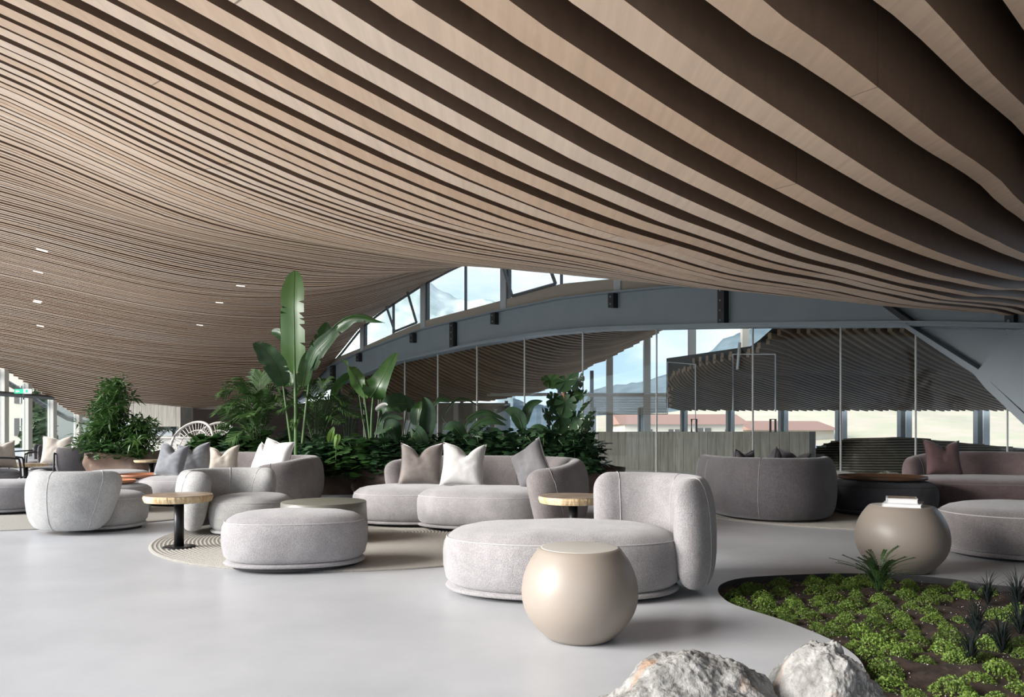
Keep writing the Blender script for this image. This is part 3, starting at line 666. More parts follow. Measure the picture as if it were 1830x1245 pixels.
house('chalet', 'brown timber chalet outside the third left window', (fx(118, 80), 80), 4.4, 7, 3.6, 1.6, M['chalet'], M['rooftile'], [(-.7, 1.6, .7, .9), (.8, 1.6, .7, .9)])
def blob_tree(name, label, c, h, r, m, n=420):
    t = thing(name, label, 'tree', (c[0], c[1], -.2)); v, f = tube([(0, 0, 0), (.05, 0, h * .7)], [.18, .05], 6); mk('trunk', v, f, M['chalet'], t)
    V = []; Fc = []
    for k in range(n):
        z = h * (.12 + .86 * random.random()); rr = r * (1.03 - z / h) * random.uniform(.3, 1); a = random.uniform(0, 2 * PI); p = Vector((rr * math.cos(a), rr * math.sin(a), z - rr * .25))
        s = random.uniform(.25, .5); u = Vector((random.gauss(0, 1), random.gauss(0, 1), random.gauss(0, .6))).normalized() * s; q = u.orthogonal().normalized() * s * .6; b = len(V)
        V += [p - u, p + q, p + u, p - q]; Fc.append((b, b + 1, b + 2, b + 3))
    mk('foliage', V, Fc, m, t, False)['kind'] = 'stuff'
M['fir'] = mat('fir green', (.07, .11, .05), .9, col2=(.13, .17, .08), nscale=2)
blob_tree('fir_tree', 'green fir tree outside the second left window', (fx(70, 48), 48), 4.6, 1.3, M['fir'])
# ---------------------------------------------------------------- upholstery builders
def outline(a, b, e, n=72, egg=0.):
    o = []
    for k in range(n):
        t = 2 * PI * k / n; c, s = math.cos(t), math.sin(t)
        x = a * math.copysign(abs(c) ** (2 / e), c); y = b * math.copysign(abs(s) ** (2 / e), s) * (1 + egg * c)
        o.append((x, y))
    return o
def pod_mesh(a, b, h, e=2.3, egg=0., z0=.055, soft=.1, lump=.012, seed=0):
    o = outline(a, b, e, egg=egg); n = len(o); m = min(a, b)
    prof = [(.10, z0), (.035, z0 + .008), (.012, z0 + .04), (.0, z0 + .12), (.0, h * .62), (.006, h * .74), (.016, h * .81), (.024, h * .83), (.034, h * .865), (.065, h * .925), (.12, h * .968), (.2, h * .992), (.32, h * 1.003)]
    V = []; Fc = []
    for ins, z in prof:
        for x, y in o:
            f = 1 - min(ins, m * .85) / m; 
            q = lump * noise.noise(Vector((x * 2.5 + seed, y * 2.5, z * 3))); V.append((x * f * (1 + q), y * f * (1 + q), z + (q * .6 if z > h * .9 else 0)))
    for k in range(3):
        f = (1 - min(.32, m * .85) / m) * (.66, .33, .02)[k]
        for x, y in o: V.append((x * f, y * f, h * (1.005 + .0 * k) + lump * .6 * noise.noise(Vector((x * f * 2.5 + seed, y * f * 2.5, h * 3)))))
    r = len(prof) + 3
    for i in range(r - 1):
        for k in range(n): k2 = (k + 1) % n; Fc.append((i * n + k, i * n + k2, (i + 1) * n + k2, (i + 1) * n + k))
    Fc.append(tuple(range(n))[::-1]); Fc.append(tuple((r - 1) * n + k for k in range(n)))
    return V, Fc
def ringtube(a, b, e, z, ins, r, egg=0., lump=.012, seed=0):
    m = min(a, b); f = 1 - ins / m; o = outline(a, b, e, egg=egg); p = []
    for x, y in o:
        q = lump * noise.noise(Vector((x * 2.5 + seed, y * 2.5, z * 3))); p.append((x * f * (1 + q), y * f * (1 + q), z))
    return tube(p, r, 6, True)
def pod(parent, x, y, a, b, h=.42, rz=0, e=2.3, egg=0., m='fab', sm='seam', name='seat', seed=0, base=True):
    v, f = pod_mesh(a, b, h, e, egg, seed=seed); s = mk(name, v, f, M[m], parent, loc=(x, y, 0), rz=rz)
    v, f = ringtube(a, b, e, h * .82, .018, .0045, egg, seed=seed); mk('piping', v, f, M[sm], s)
    if base:
        pr = [(.06, .028), (.02, .03), (.012, .042), (.02, .055), (.06, .06)]; V = []; Fc = []; o = outline(a, b, e, egg=egg); n = len(o); mm = min(a, b)
        for ins, z in pr:
            for xx, yy in o: V.append((xx * (1 - ins / mm), yy * (1 - ins / mm), z))
        for i in range(4):
            for k in range(n): k2 = (k + 1) % n; Fc.append((i * n + k, i * n + k2, (i + 1) * n + k2, (i + 1) * n + k))
        Fc.append(tuple(range(n))[::-1]); mk('plinth_band', V, Fc, M[m], s)
        V2 = [];
        v, f = lathe([(.85, .0), (.85, .03)], 40); mk('foot', [(q[0] * a, q[1] * b, q[2]) for q in v], f, M['plinth'], s)
    return s
def shell(parent, path, h, th, z0=.05, R0=.16, taper=0., m='fab', sm='seam', name='back', e=2.7, lean=0., hv=None, seams=(), topend=.55):
    """curved upholstered back: rounded slab swept along a plan path"""
    P_ = cat_rom([(x, y, 0) for x, y in path], 14); d = [0]
    for i in range(1, len(P_)): d.append(d[-1] + (P_[i] - P_[i - 1]).length)
    Lp = d[-1]
    def at_s(s):
        s = min(max(s, 0), Lp)
        for i in range(1, len(d)):
            if d[i] >= s:
                f = (s - d[i - 1]) / max(1e-6, d[i] - d[i - 1]); p = P_[i - 1].lerp(P_[i], f)
                a = P_[max(i - 2, 0)]; b = P_[min(i + 1, len(P_) - 1)]; t = (b - a).normalized(); return p, t
        return P_[-1], (P_[-1] - P_[-2]).normalized()
    ss = [0] + [R0 * (1 - math.cos(k * PI / 2 / 8)) for k in range(1, 9)]
    nmid = max(14, int(Lp / .06)); mid = [R0 + (Lp - 2 * R0) * k / nmid for k in range(1, nmid)]
    ss = ss + mid + [Lp - q for q in ss[::-1]]; ns_ = 30; V = []; Fc = []
    for s in ss:
        dd = min(s, Lp - s); f = math.sqrt(max(0, 1 - (1 - min(dd / R0, 1)) ** 2)); f = max(f, .02)
        hh = h * (hv(s / Lp) if hv else 1); 
        for k in range(ns_):
            an = 2 * PI * k / ns_; c, sn = math.cos(an), math.sin(an)
            la = th / 2 * math.copysign(abs(c) ** (2 / e), c) * f
            vh = math.copysign(abs(sn) ** (2 / 3.2), sn)
            H = (hh - z0) / 2; z = z0 + H + H * vh * (topend + (1 - topend) * f)
            hz = (z - z0) / (hh - z0)
            s2 = Lp / 2 + (s - Lp / 2) * (1 - taper * (1 - hz) ** 1.3)
            p, t = at_s(s2); nr = Vector((t.y, -t.x, 0)); bul = 1 - .18 * (2 * hz - 1) ** 2
            q = p + nr * (la * bul + lean * (hz - .4)); V.append((q.x, q.y, z))
    m_ = len(ss)
    for i in range(m_ - 1):
        for k in range(ns_): k2 = (k + 1) % ns_; Fc.append((i * ns_ + k, i * ns_ + k2, (i + 1) * ns_ + k2, (i + 1) * ns_ + k))
    Fc.append(tuple(range(ns_))[::-1]); Fc.append(tuple((m_ - 1) * ns_ + k for k in range(ns_)))
    o = mk(name, V, Fc, M[m], parent)
    for sf in seams:                                   # vertical seams round the section
        s = sf * Lp; i = min(range(m_), key=lambda j: abs(ss[j] - s)); ring = [Vector(V[i * ns_ + k]) for k in range(ns_)]; c = sum(ring, Vector()) / ns_
        ring = [c + (q - c) * 1.004 for q in ring]; v, f = tube(ring, .0035, 5, True); mk('piping', v, f, M[sm], o)
    for end in (9, m_ - 10):
        ring = [Vector(V[end * ns_ + k]) for k in range(ns_)]; c = sum(ring, Vector()) / ns_
        v, f = tube([c + (q - c) * 1.002 for q in ring], .0035, 5, True); mk('piping', v, f, M[sm], o)
    return o
def cushion(label, loc, wd, m, rz=0, tilt=-14, roll=0, chop=.1, group=None, th=.17, hgt=None, name='cushion'):
    n = 18; hgt = hgt or wd; V = []; Fc = []; sd_ = random.random() * 50; c0 = random.uniform(-.22, .22); asy = random.uniform(-.5, .5)
    for side in (1, -1):
        for j in range(n + 1):
            for i in range(n + 1):
                u = 2 * i / n - 1; v = 2 * j / n - 1
                x = u * wd / 2 * (1 - .10 * (1 - v * v)); z = v * hgt / 2 * (1 - .10 * (1 - u * u))
                t = th * .5 * (max(0, (1 - u ** 4)) * max(0, (1 - v ** 4))) ** .55
                z -= chop * 1.25 * math.exp(-abs(u - c0) / .30) * max(0, v + .1) ** 1.3 + .03 * asy * u * max(0, v)
                z -= .012 * (v < -.6)
                t += .007 * noise.noise(Vector((u * 3, v * 5, sd_ + side))) * (1 - u * u) * (1 - v * v) * 2
                t *= 1 - .55 * math.exp(-(u / .18) ** 2) * max(0, v) ** 2
                V.append((x, side * -t, z))
    N1 = (n + 1) ** 2
    for j in range(n):
        for i in range(n):
            a = j * (n + 1) + i; Fc.append((a, a + 1, a + n + 2, a + n + 1)); Fc.append((N1 + a, N1 + a + n + 1, N1 + a + n + 2, N1 + a + 1))
    o = mk(name, V, Fc, M[m]); o.location = (loc[0], loc[1], loc[2] + hgt / 2 - .01)
    bm = bmesh.new(); bm.from_mesh(o.data); bmesh.ops.remove_doubles(bm, verts=bm.verts[:], dist=.0015); bm.to_mesh(o.data); bm.free()
    o.rotation_euler = (R(tilt), R(roll), rz); tag(o, label, 'cushion', group)
    edge = [Vector(V[k]) for k in range(n + 1)] + [Vector(V[(j + 1) * (n + 1) - 1]) for j in range(1, n + 1)] + [Vector(V[n * (n + 1) + i]) for i in range(n - 1, -1, -1)] + [Vector(V[j * (n + 1)]) for j in range(n - 1, 0, -1)]
    v, f = tube(edge, .004, 5, True); mk('piping', v, f, M[m], o)
    return o
# ---------------------------------------------------------------- rugs
def rug(label, x, y, r):
    t = thing('round_rug', label, 'rug', (x, y, 0))
    v, f = lathe([(r, .0), (r + .002, .006), (r - .01, .011), (.01, .011)], 96); mk('mat', v, f, M['rug'], t)
    pr = []
    k = r - .03
    V = []; Fc = []; n = 96; rr = r - .02
    while rr > .3:
        for dr, z in ((-.011, .0105), (0, .0165), (.011, .0105)):
            for i in range(n): a = 2 * PI * i / n; V.append(((rr + dr) * math.cos(a), (rr + dr) * math.sin(a), z))
        b = len(V) - 3 * n
        for q in (0, 1):
            for i in range(n): j = (i + 1) % n; Fc.append((b + q * n + i, b + q * n + j, b + (q + 1) * n + j, b + (q + 1) * n + i))
        rr -= .034
    s = mk('braid', V, Fc, M['rug_l'], t); s['kind'] = 'stuff'
    return t
rug('large round braided rug under the central sofa and front ottoman', -1.41, 7.3, 2.0)
rug('round braided rug at the left behind the boucle armchair', -6.0, 10.0, 2.6)
rug('dark shaded round rug at the right under the charcoal sofas', 4.4, 9.75, 2.3)
# ---------------------------------------------------------------- seating
ch = thing('chaise_longue', 'pale grey oval chaise with a curved back, right behind the front globe table', 'chaise', (.34, 4.72, 0))
pod(ch, -.02, -.0, .77, .48, .43, R(-3), e=2.35, seed=3)
shell(ch, [(.24, .50), (.45, .535), (.66, .49), (.83, .33), (.885, .08), (.83, -.17), (.66, -.33)], .735, .2, .05, .13, .04, seams=(.5,), lean=.02, topend=.62)
o = thing('ottoman', 'pale grey oval ottoman standing alone at the front of the round rug', 'ottoman', (-1.64, 5.52, .015)); pod(o, 0, 0, .535, .36, .42, R(9), e=2.25, seed=9)
so = thing('sofa', 'grey curved sofa with two oval seats at the centre, before the plants', 'sofa', (0, 0, .015))
pod(so, -1.1, 8.2, .68, .58, .41, R(-4), e=2.3, m='fab', seed=1)
pod(so, -.28, 7.78, .74, .55, .42, R(-12), e=2.6, m='fab', seed=2)
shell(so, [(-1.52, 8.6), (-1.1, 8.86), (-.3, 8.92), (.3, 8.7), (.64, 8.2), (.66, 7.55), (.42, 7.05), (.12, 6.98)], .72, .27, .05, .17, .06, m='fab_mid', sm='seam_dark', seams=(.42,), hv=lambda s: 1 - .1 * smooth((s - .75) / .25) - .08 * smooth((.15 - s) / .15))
def armchair(label, x, y, rz, m, arc=(200, 420), name='armchair', h=.64, r=.44, sx=0, sy=0, sm='seam', seams=(.5,), sr=.40, taper=.16):
    t = thing(name, label, 'armchair', (x, y, 0), rz)
    pod(t, sx, sy, sr, sr * .95, .40, 0, e=2.3, m=m, sm=sm, seed=x)
    p = [(r * math.cos(R(a)), r * math.sin(R(a))) for a in np.linspace(arc[0], arc[1], 9)]
    shell(t, p, h, .235, .045, .17, taper, m=m, sm=sm, seams=seams, lean=.03)
    return t
armchair('light boucle armchair beside the left wood-slice table, seat facing the ottoman', -2.86, 7.44, 0, 'fab_bouc', arc=(36, 266), sx=.22, sy=-.05, h=.64, r=.41, seams=(.35,), taper=.2)
armchair('light boucle armchair at the left turned with its round back to the camera', -4.42, 7.62, 0, 'fab_bouc', arc=(170, 340), sx=.10, sy=.12, h=.635, r=.45, seams=(.12, .55), taper=.26)
o = thing('ottoman', 'grey round ottoman cut by the left edge of the picture', 'ottoman', (-6.45, 9.25, .015)); pod(o, 0, 0, .56, .5, .40, 0, m='fab', seed=12)
o = thing('ottoman', 'small round grey ottoman carrying a terracotta tray, beyond the left armchair', 'ottoman', (-5.05, 9.3, .015)); pod(o, 0, 0, .40, .38, .355, 0, m='fab', seed=13)
o = thing('ottoman', 'wide low pale ottoman between the brown-wrapped planter and the left armchair', 'ottoman', (-6.15, 11.35, .015)); pod(o, 0, 0, .50, .42, .42, 0, m='fab', seed=14)
o = thing('ottoman', 'pale ottoman mostly hidden under the rear terracotta tray', 'ottoman', (-5.3, 10.35, .015)); pod(o, 0, 0, .42, .4, .37, 0, m='fab', seed=15)
def tray(label, x, y, z, r, m):
    v, f = lathe([(r - .03, 0), (r, .006), (r + .006, .04), (r - .008, .042), (r - .02, .014), (.01, .012)], 48); t = mk('round_tray', v, f, M[m]); t.location = (x, y, z); tag(t, label, 'tray'); return t
tray('small terracotta tray on the nearer round ottoman', -5.12, 9.28, .372, .29, 'tray')
tray('terracotta tray behind the small one, near the left corner sofa', -5.25, 10.3, .39, .33, 'tray')
so = thing('sofa', 'pale grey corner sofa at the left before the palms with four cushions', 'sofa', (0, 0, .015))
pod(so, -4.35, 10.55, .98, .8, .41, 0, e=2.5, m='fab', seed=21)
pod(so, -3.45, 10.1, .62, .6, .41, 0, e=2.5, m='fab', seed=22)
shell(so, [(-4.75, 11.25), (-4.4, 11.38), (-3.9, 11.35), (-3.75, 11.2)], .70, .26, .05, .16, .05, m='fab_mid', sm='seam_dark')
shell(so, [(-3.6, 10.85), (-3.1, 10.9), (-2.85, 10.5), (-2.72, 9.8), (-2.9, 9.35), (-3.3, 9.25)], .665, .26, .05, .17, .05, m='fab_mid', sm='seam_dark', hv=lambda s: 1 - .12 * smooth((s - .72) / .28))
# right side group
so = thing('sofa', 'charcoal loveseat at the right turned with its tall curved back to the camera', 'sofa', (0, 0, .0))
shell(so, [(2.50, 9.55), (2.47, 9.0), (2.55, 8.45), (2.85, 8.12), (3.25, 8.08), (3.6, 8.35), (3.72, 8.75)], .735, .24, .04, .16, .09, m='fab_dark', sm='seam_dark', seams=(.22, .52))
pod(so, 3.3, 9.15, .62, .6, .42, R(20), m='fab_dark', sm='seam_dark', seed=31); 
o = thing('ottoman', 'dark grey seat pod showing just beyond the charcoal loveseat', 'ottoman', (4.6, 10.9, .015)); pod(o, 0, 0, .6, .5, .42, 0, m='fab_dark', sm='seam_dark', seed=32)
o = thing('ottoman', 'round black felt ottoman carrying the walnut tray', 'ottoman', (4.62, 9.05, .015)); pod(o, 0, 0, .6, .52, .42, 0, m='fab_night', sm='plinth', seed=33)
tray('large walnut tray on the black felt ottoman', 4.6, 9.05, .44, .50, 'tray_dark')
so = thing('sofa', 'long mauve brown curved sofa before the glass at the right edge', 'sofa', (0, 0, .0))
pod(so, 6.55, 9.75, 1.25, .68, .43, R(-8), e=2.5, m='fab_mauve', sm='seam_dark', seed=41)
shell(so, [(5.75, 10.62), (6.1, 10.78), (6.8, 10.66), (7.5, 10.2), (8.0, 9.4)], .74, .27, .05, .18, .05, m='fab_mauve', sm='seam_dark', hv=lambda s: 1 - .12 * smooth((.25 - s) / .25))
o = thing('ottoman', 'charcoal oval ottoman cut by the right edge beside the far globe table', 'ottoman', (4.42, 6.05, 0)); pod(o, 0, 0, .80, .56, .43, R(-6), e=2.3, m='fab_mid', sm='seam', seed=51)
# cushions
cushion('taupe velvet cushion leaning at the left of the central sofa', (-1.05, 8.42, .42), .50, 'cush_taupe', R(4), -14, 3, .11)
cushion('white linen cushion in the middle of the central sofa', (-.55, 8.2, .42), .50, 'cush_white', R(-6), -16, 2, .11, th=.2)
cushion('dark grey velvet cushion against the right arm of the central sofa', (.20, 7.85, .45), .46, 'cush_grey', R(-38), -14, -33, .0)
cushion('blue grey cushion at the left end of the corner sofa', (-4.72, 10.1, .42), .47, 'cush_blue', R(-16), -16, 5, .1)
cushion('second blue grey cushion tucked behind the first one', (-4.63, 10.62, .42), .46, 'cush_blue', R(16), -10, -6, .08)
cushion('beige cushion in the middle of the corner sofa', (-4.18, 10.55, .42), .42, 'cush_beige', R(5), -12, 0, .1)
cushion('white cushion at the right end of the corner sofa', (-3.17, 9.75, .42), .52, 'cush_white', R(-28), -14, 8, .02)
cushion('pale cushion half hidden behind the white one on the corner sofa', (-3.38, 9.95, .42), .44, 'cush_white', R(-38), -14, 14, .05)
cushion('black cushion nearest the left end of the charcoal loveseat', (2.85, 9.0, .42), .40, 'cush_night', R(40), 10, 0, .06)
cushion('black cushion in the middle of the charcoal loveseat', (3.17, 8.78, .42), .40, 'cush_night', R(66), 10, 20, .06)
cushion('black cushion at the right end of the charcoal loveseat', (3.4, 8.85, .42), .40, 'cush_night', R(-20), 10, 10, .05)
cushion('plum brown cushion leaning on the mauve sofa', (6.07, 10.25, .43), .50, 'cush_brown', R(-3), -12, 0, .09)
# ---------------------------------------------------------------- tables
def globe(label, x, y, r, h, rb, rt):
    t = thing('globe_table', label, 'table', (x, y, 0)); pr = [(rb - .01, 0), (rb, .006)]
    zc = h * .5
    for k in range(0, 33):
        z = .006 + (h - .012) * k / 32
        if z < zc: f = (zc - z) / zc; rr = rb + (r - rb) * (1 - f ** 2.15)
        else: f = (z - zc) / (h - zc); rr = rt + (r - rt) * (1 - f ** 2.15)
        pr.append((rr, z))
    pr += [(rt - .003, h - .002)]
    v, f = lathe(pr, 80); mk('body', v, f, M['globe'], t)
    v, f = lathe([(rt - .004, h - .012), (rt - .004, h - .001), (rt - .01, h)], 64); mk('table_top', v, f, M['globe_top'], t)
    return t
globe('taupe lacquer globe side table at the front beside the chaise', .336, 3.62, .288, .45, .155, .197)
globe('taupe lacquer globe side table carrying two books at the right', 2.87, 5.36, .315, .482, .175, .215)
def slice_table(label, x, y, r, h, seed=0, th=.06, wob=.05):
    t = thing('wood_slice_table', label, 'table', (x, y, .012)); n = 80; V = []; Fc = []
    def rad(a, z): return r * (1 + wob * noise.noise(Vector((math.cos(a) * 1.3, math.sin(a) * 1.3, seed))) + .012 * noise.noise(Vector((math.cos(a) * 14, math.sin(a) * 14, z * 30 + seed))))
    top = [(rad(2 * PI * k / n, 0) * math.cos(2 * PI * k / n), rad(2 * PI * k / n, 0) * math.sin(2 * PI * k / n), h) for k in range(n)]
    mk('table_top', top + [(q[0] * .995, q[1] * .995, h - .006) for q in top], [tuple(range(n))] + [(k, k + n, (k + 1) % n + n, (k + 1) % n) for k in range(n)], M['slice'], t, False)
    lv = [(h - .004, 1.0), (h - th * .35, 1.02), (h - th * .7, 1.0), (h - th, .97)]
    for z, f in lv:
        for k in range(n): a = 2 * PI * k / n; q = rad(a, z) * f; V.append((q * math.cos(a), q * math.sin(a), z))
    for i in range(3):
        for k in range(n): k2 = (k + 1) % n; Fc.append((i * n + k, (i + 1) * n + k, (i + 1) * n + k2, i * n + k2))
    Fc.append(tuple(3 * n + k for k in range(n))); mk('bark_edge', V, Fc, M['bark'], t, False)
    v1 = lathe([(.085, h - th - .022), (.085, h - th)], 6); v2 = boxv(-.13, .13, -.02, .02, h - th - .018, h - th); mk('mounting_plate', *join([v1, v2]), M['black'], t, False)
    v, f = lathe([(.04, .01), (.04, h - th - .01)], 28); mk('pole', v, f, M['black'], t)
    v, f = lathe([(.134, 0), (.134, .008), (.128, .011), (.05, .013)], 48); mk('base', v, f, M['black'], t)
    return t
slice_table('petrified wood slice table on a black pole, left of the front ottoman', -2.92, 6.38, .277, .462, 1)
slice_table('petrified wood slice table between the central sofa and the chaise', .52, 6.18, .29, .47, 2)
slice_table('small wood slice table behind the low pale ottoman at the left', -6.0, 12.1, .26, .55, 3, .04)
lt = thing('low_round_table', 'low round olive lacquer table behind the front ottoman', 'table', (-1.77, 6.85, .012))
v, f = lathe([(.30, 0), (.40, .012), (.41, .06), (.395, .28), (.392, .35), (.385, .355)], 72); mk('drum', v, f, M['olive'], lt)
v, f = lathe([(.389, .35), (.389, .357), (.384, .359)], 72); mk('table_top', v, f, M['olive'], lt)
bk = thing('book', 'large white art book lying on the right globe table, under another', 'book', (2.87, 5.34, .482), R(-32), 'books on the globe table')
def book(t, w_, d_, h_, cm='book'):
    mk('cover', *join([boxv(-w_ / 2, w_ / 2, -d_ / 2, d_ / 2, 0, .003), boxv(-w_ / 2, w_ / 2, -d_ / 2, d_ / 2, h_ - .003, h_), boxv(-w_ / 2, -w_ / 2 + .003, -d_ / 2, d_ / 2, 0, h_)]), M[cm], t, False)
    mk('pages', *boxv(-w_ / 2 + .003, w_ / 2 - .004, -d_ / 2 + .004, d_ / 2 - .004, .003, h_ - .003), M['paper'], t, False)
book(bk, .25, .30, .024)
bk = thing('book', 'smaller white book with a brown picture cover on top of the larger one', 'book', (2.865, 5.35, .5065), R(-26), 'books on the globe table')
book(bk, .20, .24, .034); mk('cover_picture', *boxv(-.09, .09, -.11, .11, .034, .0345), M['bookdark'], bk, False)
# ---------------------------------------------------------------- left background seating
def lounge_chair(label, x, y, rz, cm='fab_mid'):
    t = thing('lounge_chair', label, 'chair', (x, y, 0), rz)
    mk('seat', *pod_mesh(.33, .33, .40, 3.5, z0=.22, seed=x), M[cm], t)
    shell(t, [(-.30, .12), (-.28, .34), (0, .42), (.28, .34), (.30, .12)], .74, .09, .28, .07, .05, m='fab_dark', sm='seam_dark', name='backrest')
    for s in (-1, 1):
        p = cat_rom([(s * .36, -.36, 0), (s * .36, -.34, .5), (s * .36, -.26, .58), (s * .36, .1, .60), (s * .34, .38, .64)], 5); mk('armrest', *tube(p, .016, 7), M['black'], t)
        mk('leg', *tube([(s * .34, .38, .64), (s * .35, .42, 0)], .016, 7), M['black'], t)
    mk('frame_rail', *tube([(-.36, -.35, .24), (.36, -.35, .24)], .014, 6), M['black'], t)
    return t
lounge_chair('black framed lounge chair cut by the left edge near the round ottoman', fx(-4, 12.4), 12.4, R(120))
lounge_chair('black framed lounge chair with grey shell left of the wrapped planter', fx(146, 13.6), 13.6, R(196))
lounge_chair('dark lounge chair by the window behind the beige cushion', fx(62, 16.5), 16.5, R(-30))
lounge_chair('grey lounge chair behind the wood slice coffee table, near the glass', fx(92, 15.2), 15.2, R(10))
cushion('large beige cushion on the grey lounge chair at the left', (fx(101, 14.95), 14.95, .38), .58, 'cush_beige', R(8), -12, 0, .05)
cushion('pale cushion on the black framed chair nearest the wrapped planter', (fx(150, 13.5), 13.5, .38), .46, 'cush_white', R(30), -14, 6, .05)
slice_table('long low wood slice coffee table between the left lounge chairs', fx(46, 13.6), 13.6, .36, .42, 5, .05)
cushion('cream cushion on the leftmost lounge chair', (fx(2, 12.6), 12.6, .4), .48, 'cush_beige', R(60), -12, 0, .05)
# wicker peacock chairs
def wicker(label, x, y, rz):
    t = thing('wicker_chair', label, 'chair', (x, y, 0), rz)
    def rim(a, k=1.0, lean=1): 
        xx = .52 * math.sin(a) * k; zz = .72 + .52 * math.cos(a) * k; yy = .30 - .16 * math.sin(a) ** 2 * k + .12 * (zz - .4) * lean
        return Vector((xx, yy, zz))
    aa = np.linspace(-2.35, 2.35, 40)
    mk('back_rim', *tube([rim(a) for a in aa], .028, 6), M['wicker'], t)
    mk('back_rim', *tube([rim(a, .66) for a in aa], .012, 6), M['wicker'], t)
    mk('back_rim', *tube([rim(a, .36) for a in aa], .012, 6), M['wicker'], t)
    prt = []
    for a in np.linspace(-2.3, 2.3, 31): prt.append(tube([rim(a, .04), rim(a, .5), rim(a, 1.0)], .010, 4))
    mk('spokes', *join(prt), M['wicker'], t)['kind'] = 'stuff'
    v, f = lathe([(.30, .36), (.40, .37), (.42, .40), (.40, .44), (.1, .45)], 30); mk('seat', v, f, M['wicker'], t)
    for s in (-1, 1):
        mk('armrest', *tube(cat_rom([(s * .50, .28, .66), (s * .52, 0, .64), (s * .44, -.3, .62), (s * .40, -.34, .4)], 5), .018, 6), M['wicker'], t)
        for yy in (-.3, .28): mk('leg', *tube([(s * .34, yy, .38), (s * .38, yy * 1.1, 0)], .018, 6), M['wicker'], t)
    return t
wicker('pale wicker peacock chair left of the palms, the nearer of the two', fx(333, 15.2), 15.2, R(-14))
wicker('pale wicker peacock chair half hidden behind the other and the palms', fx(377, 16.2), 16.2, R(-8))
# bar counter with a few things on it
bc = thing('bar_counter', 'white bar counter behind the wicker chair', 'counter', (fx(300, 19.5), 19.5, 0))
mk('front', *boxv(-1.1, 1.1, -.3, .3, 0, .86), M['bar'], bc, False); mk('worktop', *boxv(-1.15, 1.15, -.36, .34, .86, .90), M['bar'], bc, False)
cm_ = thing('coffee_machine', 'small grey coffee machine on the bar counter', 'machine', (fx(296, 19.5), 19.5, .90))
mk('body', *boxv(-.25, .25, -.15, .2, .02, .20), M['post'], cm_, False); mk('hood', *boxv(-.25, .25, -.22, .2, .2, .27), M['steel_dark'], cm_, False); mk('group_head', *tube([(-.1, -.18, .2), (-.1, -.18, .12)], .03, 8), M['black'], cm_)
for i, px in enumerate((274, 278, 282, 310, 317)):
    b_ = mk('bottle', *lathe([(.035, 0), (.037, .15), (.013, .2), (.013, .26)], 12), M['frame' if i % 2 else 'post']); b_.location = (fx(px, 19.4), 19.4, .90)
    tag(b_, ('leftmost pale bottle', 'second dark bottle from the left', 'third pale bottle', 'dark bottle right of the coffee machine', 'rightmost pale bottle')[i] + ' on the bar counter', 'bottle', 'bottles on the bar counter')
# slatted curved bench beyond the glass at the right
M['bench'] = mat('weathered bench slat', (.07, .062, .045), .8, col2=(.12, .105, .08), nscale=6, stretch=(.4, 4, 4))
sb = thing('slatted_bench', 'big dark slatted curved bench beyond the glass at the right', 'bench', (0, 0, 0))
YBn_ = 15.6
def bl(z): return float(np.interp(z, [0, .12, .49, .675, .80, .9], [1440, 1452, 1480, 1500, 1530, 1575]))
def brr(z): return float(np.interp(z, [0, .6, .75, .9], [2150, 1900, 1765, 1640]))
z = .04
while z < .90:
    yb = YBn_ + z * .7; x0 = fx(bl(z), yb); x1 = fx(brr(z), yb); n = 18; V = []; Fc = []
    for i in range(n + 1):
        f = i / n; x = x0 + (x1 - x0) * f; yy = yb + 1.2 * (1 - min(1, f * 3.)) ** 2 + .35 * f; zz = z + .03 * math.sin(f * PI)
        for dy, dz in ((0, -.02), (0, .02), (.05, .02), (.05, -.02)): V.append((x, yy + dy, zz + dz))
    for i in range(n):
        for q in range(4): q2 = (q + 1) % 4; Fc.append((4 * i + q, 4 * i + q2, 4 * i + 4 + q2, 4 * i + 4 + q))
    Fc += [(3, 2, 1, 0), (4 * n, 4 * n + 1, 4 * n + 2, 4 * n + 3)]; mk('slat', V, Fc, M['bench'], sb, False); z += .058
V = []; Fc = []
zz_ = list(np.linspace(0, .88, 12))
for z in zz_:
    yb = YBn_ + z * .7; x0 = fx(bl(z), yb) + .05; x1 = fx(brr(z), yb)
    for i in range(19):
        f_ = i / 18; V.append((x0 + (x1 - x0) * f_, yb + .07 + 1.2 * (1 - min(1, f_ * 3.)) ** 2 + .35 * f_, z + .03 * math.sin(f_ * PI)))
for j in range(11):
    for i in range(18): a = j * 19 + i; Fc.append((a, a + 1, a + 20, a + 19))
mk('backing', V, Fc, M['deck'], sb)
for f0 in (.12, .3, .5, .7, .88):
    pp = []
    for z in np.linspace(.0, .62, 8):
        yb = YBn_ + z * .7; x0 = fx(bl(z), yb); x1 = fx(brr(z), yb); pp.append((fx(1460, yb) + 6.5 * f0, yb + 1.2 * (1 - min(1, f0 * 3)) ** 2 + .35 * f0 + .09, z))
    mk('rib', *tube(pp, .04, 5), M['black'], sb)
V = []; Fc = []
for i in range(26):
    for j in range(14):
        x = -1 + 2 * i / 25; y = -1 + 2 * j / 13; V.append((x * .55, y * .5, max(0, .22 * (1 - x * x - y * y)) + .05 * noise.noise(Vector((x * 6, y * 6, 0)))))
for i in range(25):
    for j in range(13): a = i * 14 + j; Fc.append((a, a + 14, a + 15, a + 1))
pb = mk('pebble_heap', V, Fc, M['pebble'], None, False); pb.location = (fx(1588, 14.6), 14.6, 0); tag(pb, 'heap of pale pebbles beyond the glass beside the slatted bench', 'pebbles'); pb['kind'] = 'stuff'
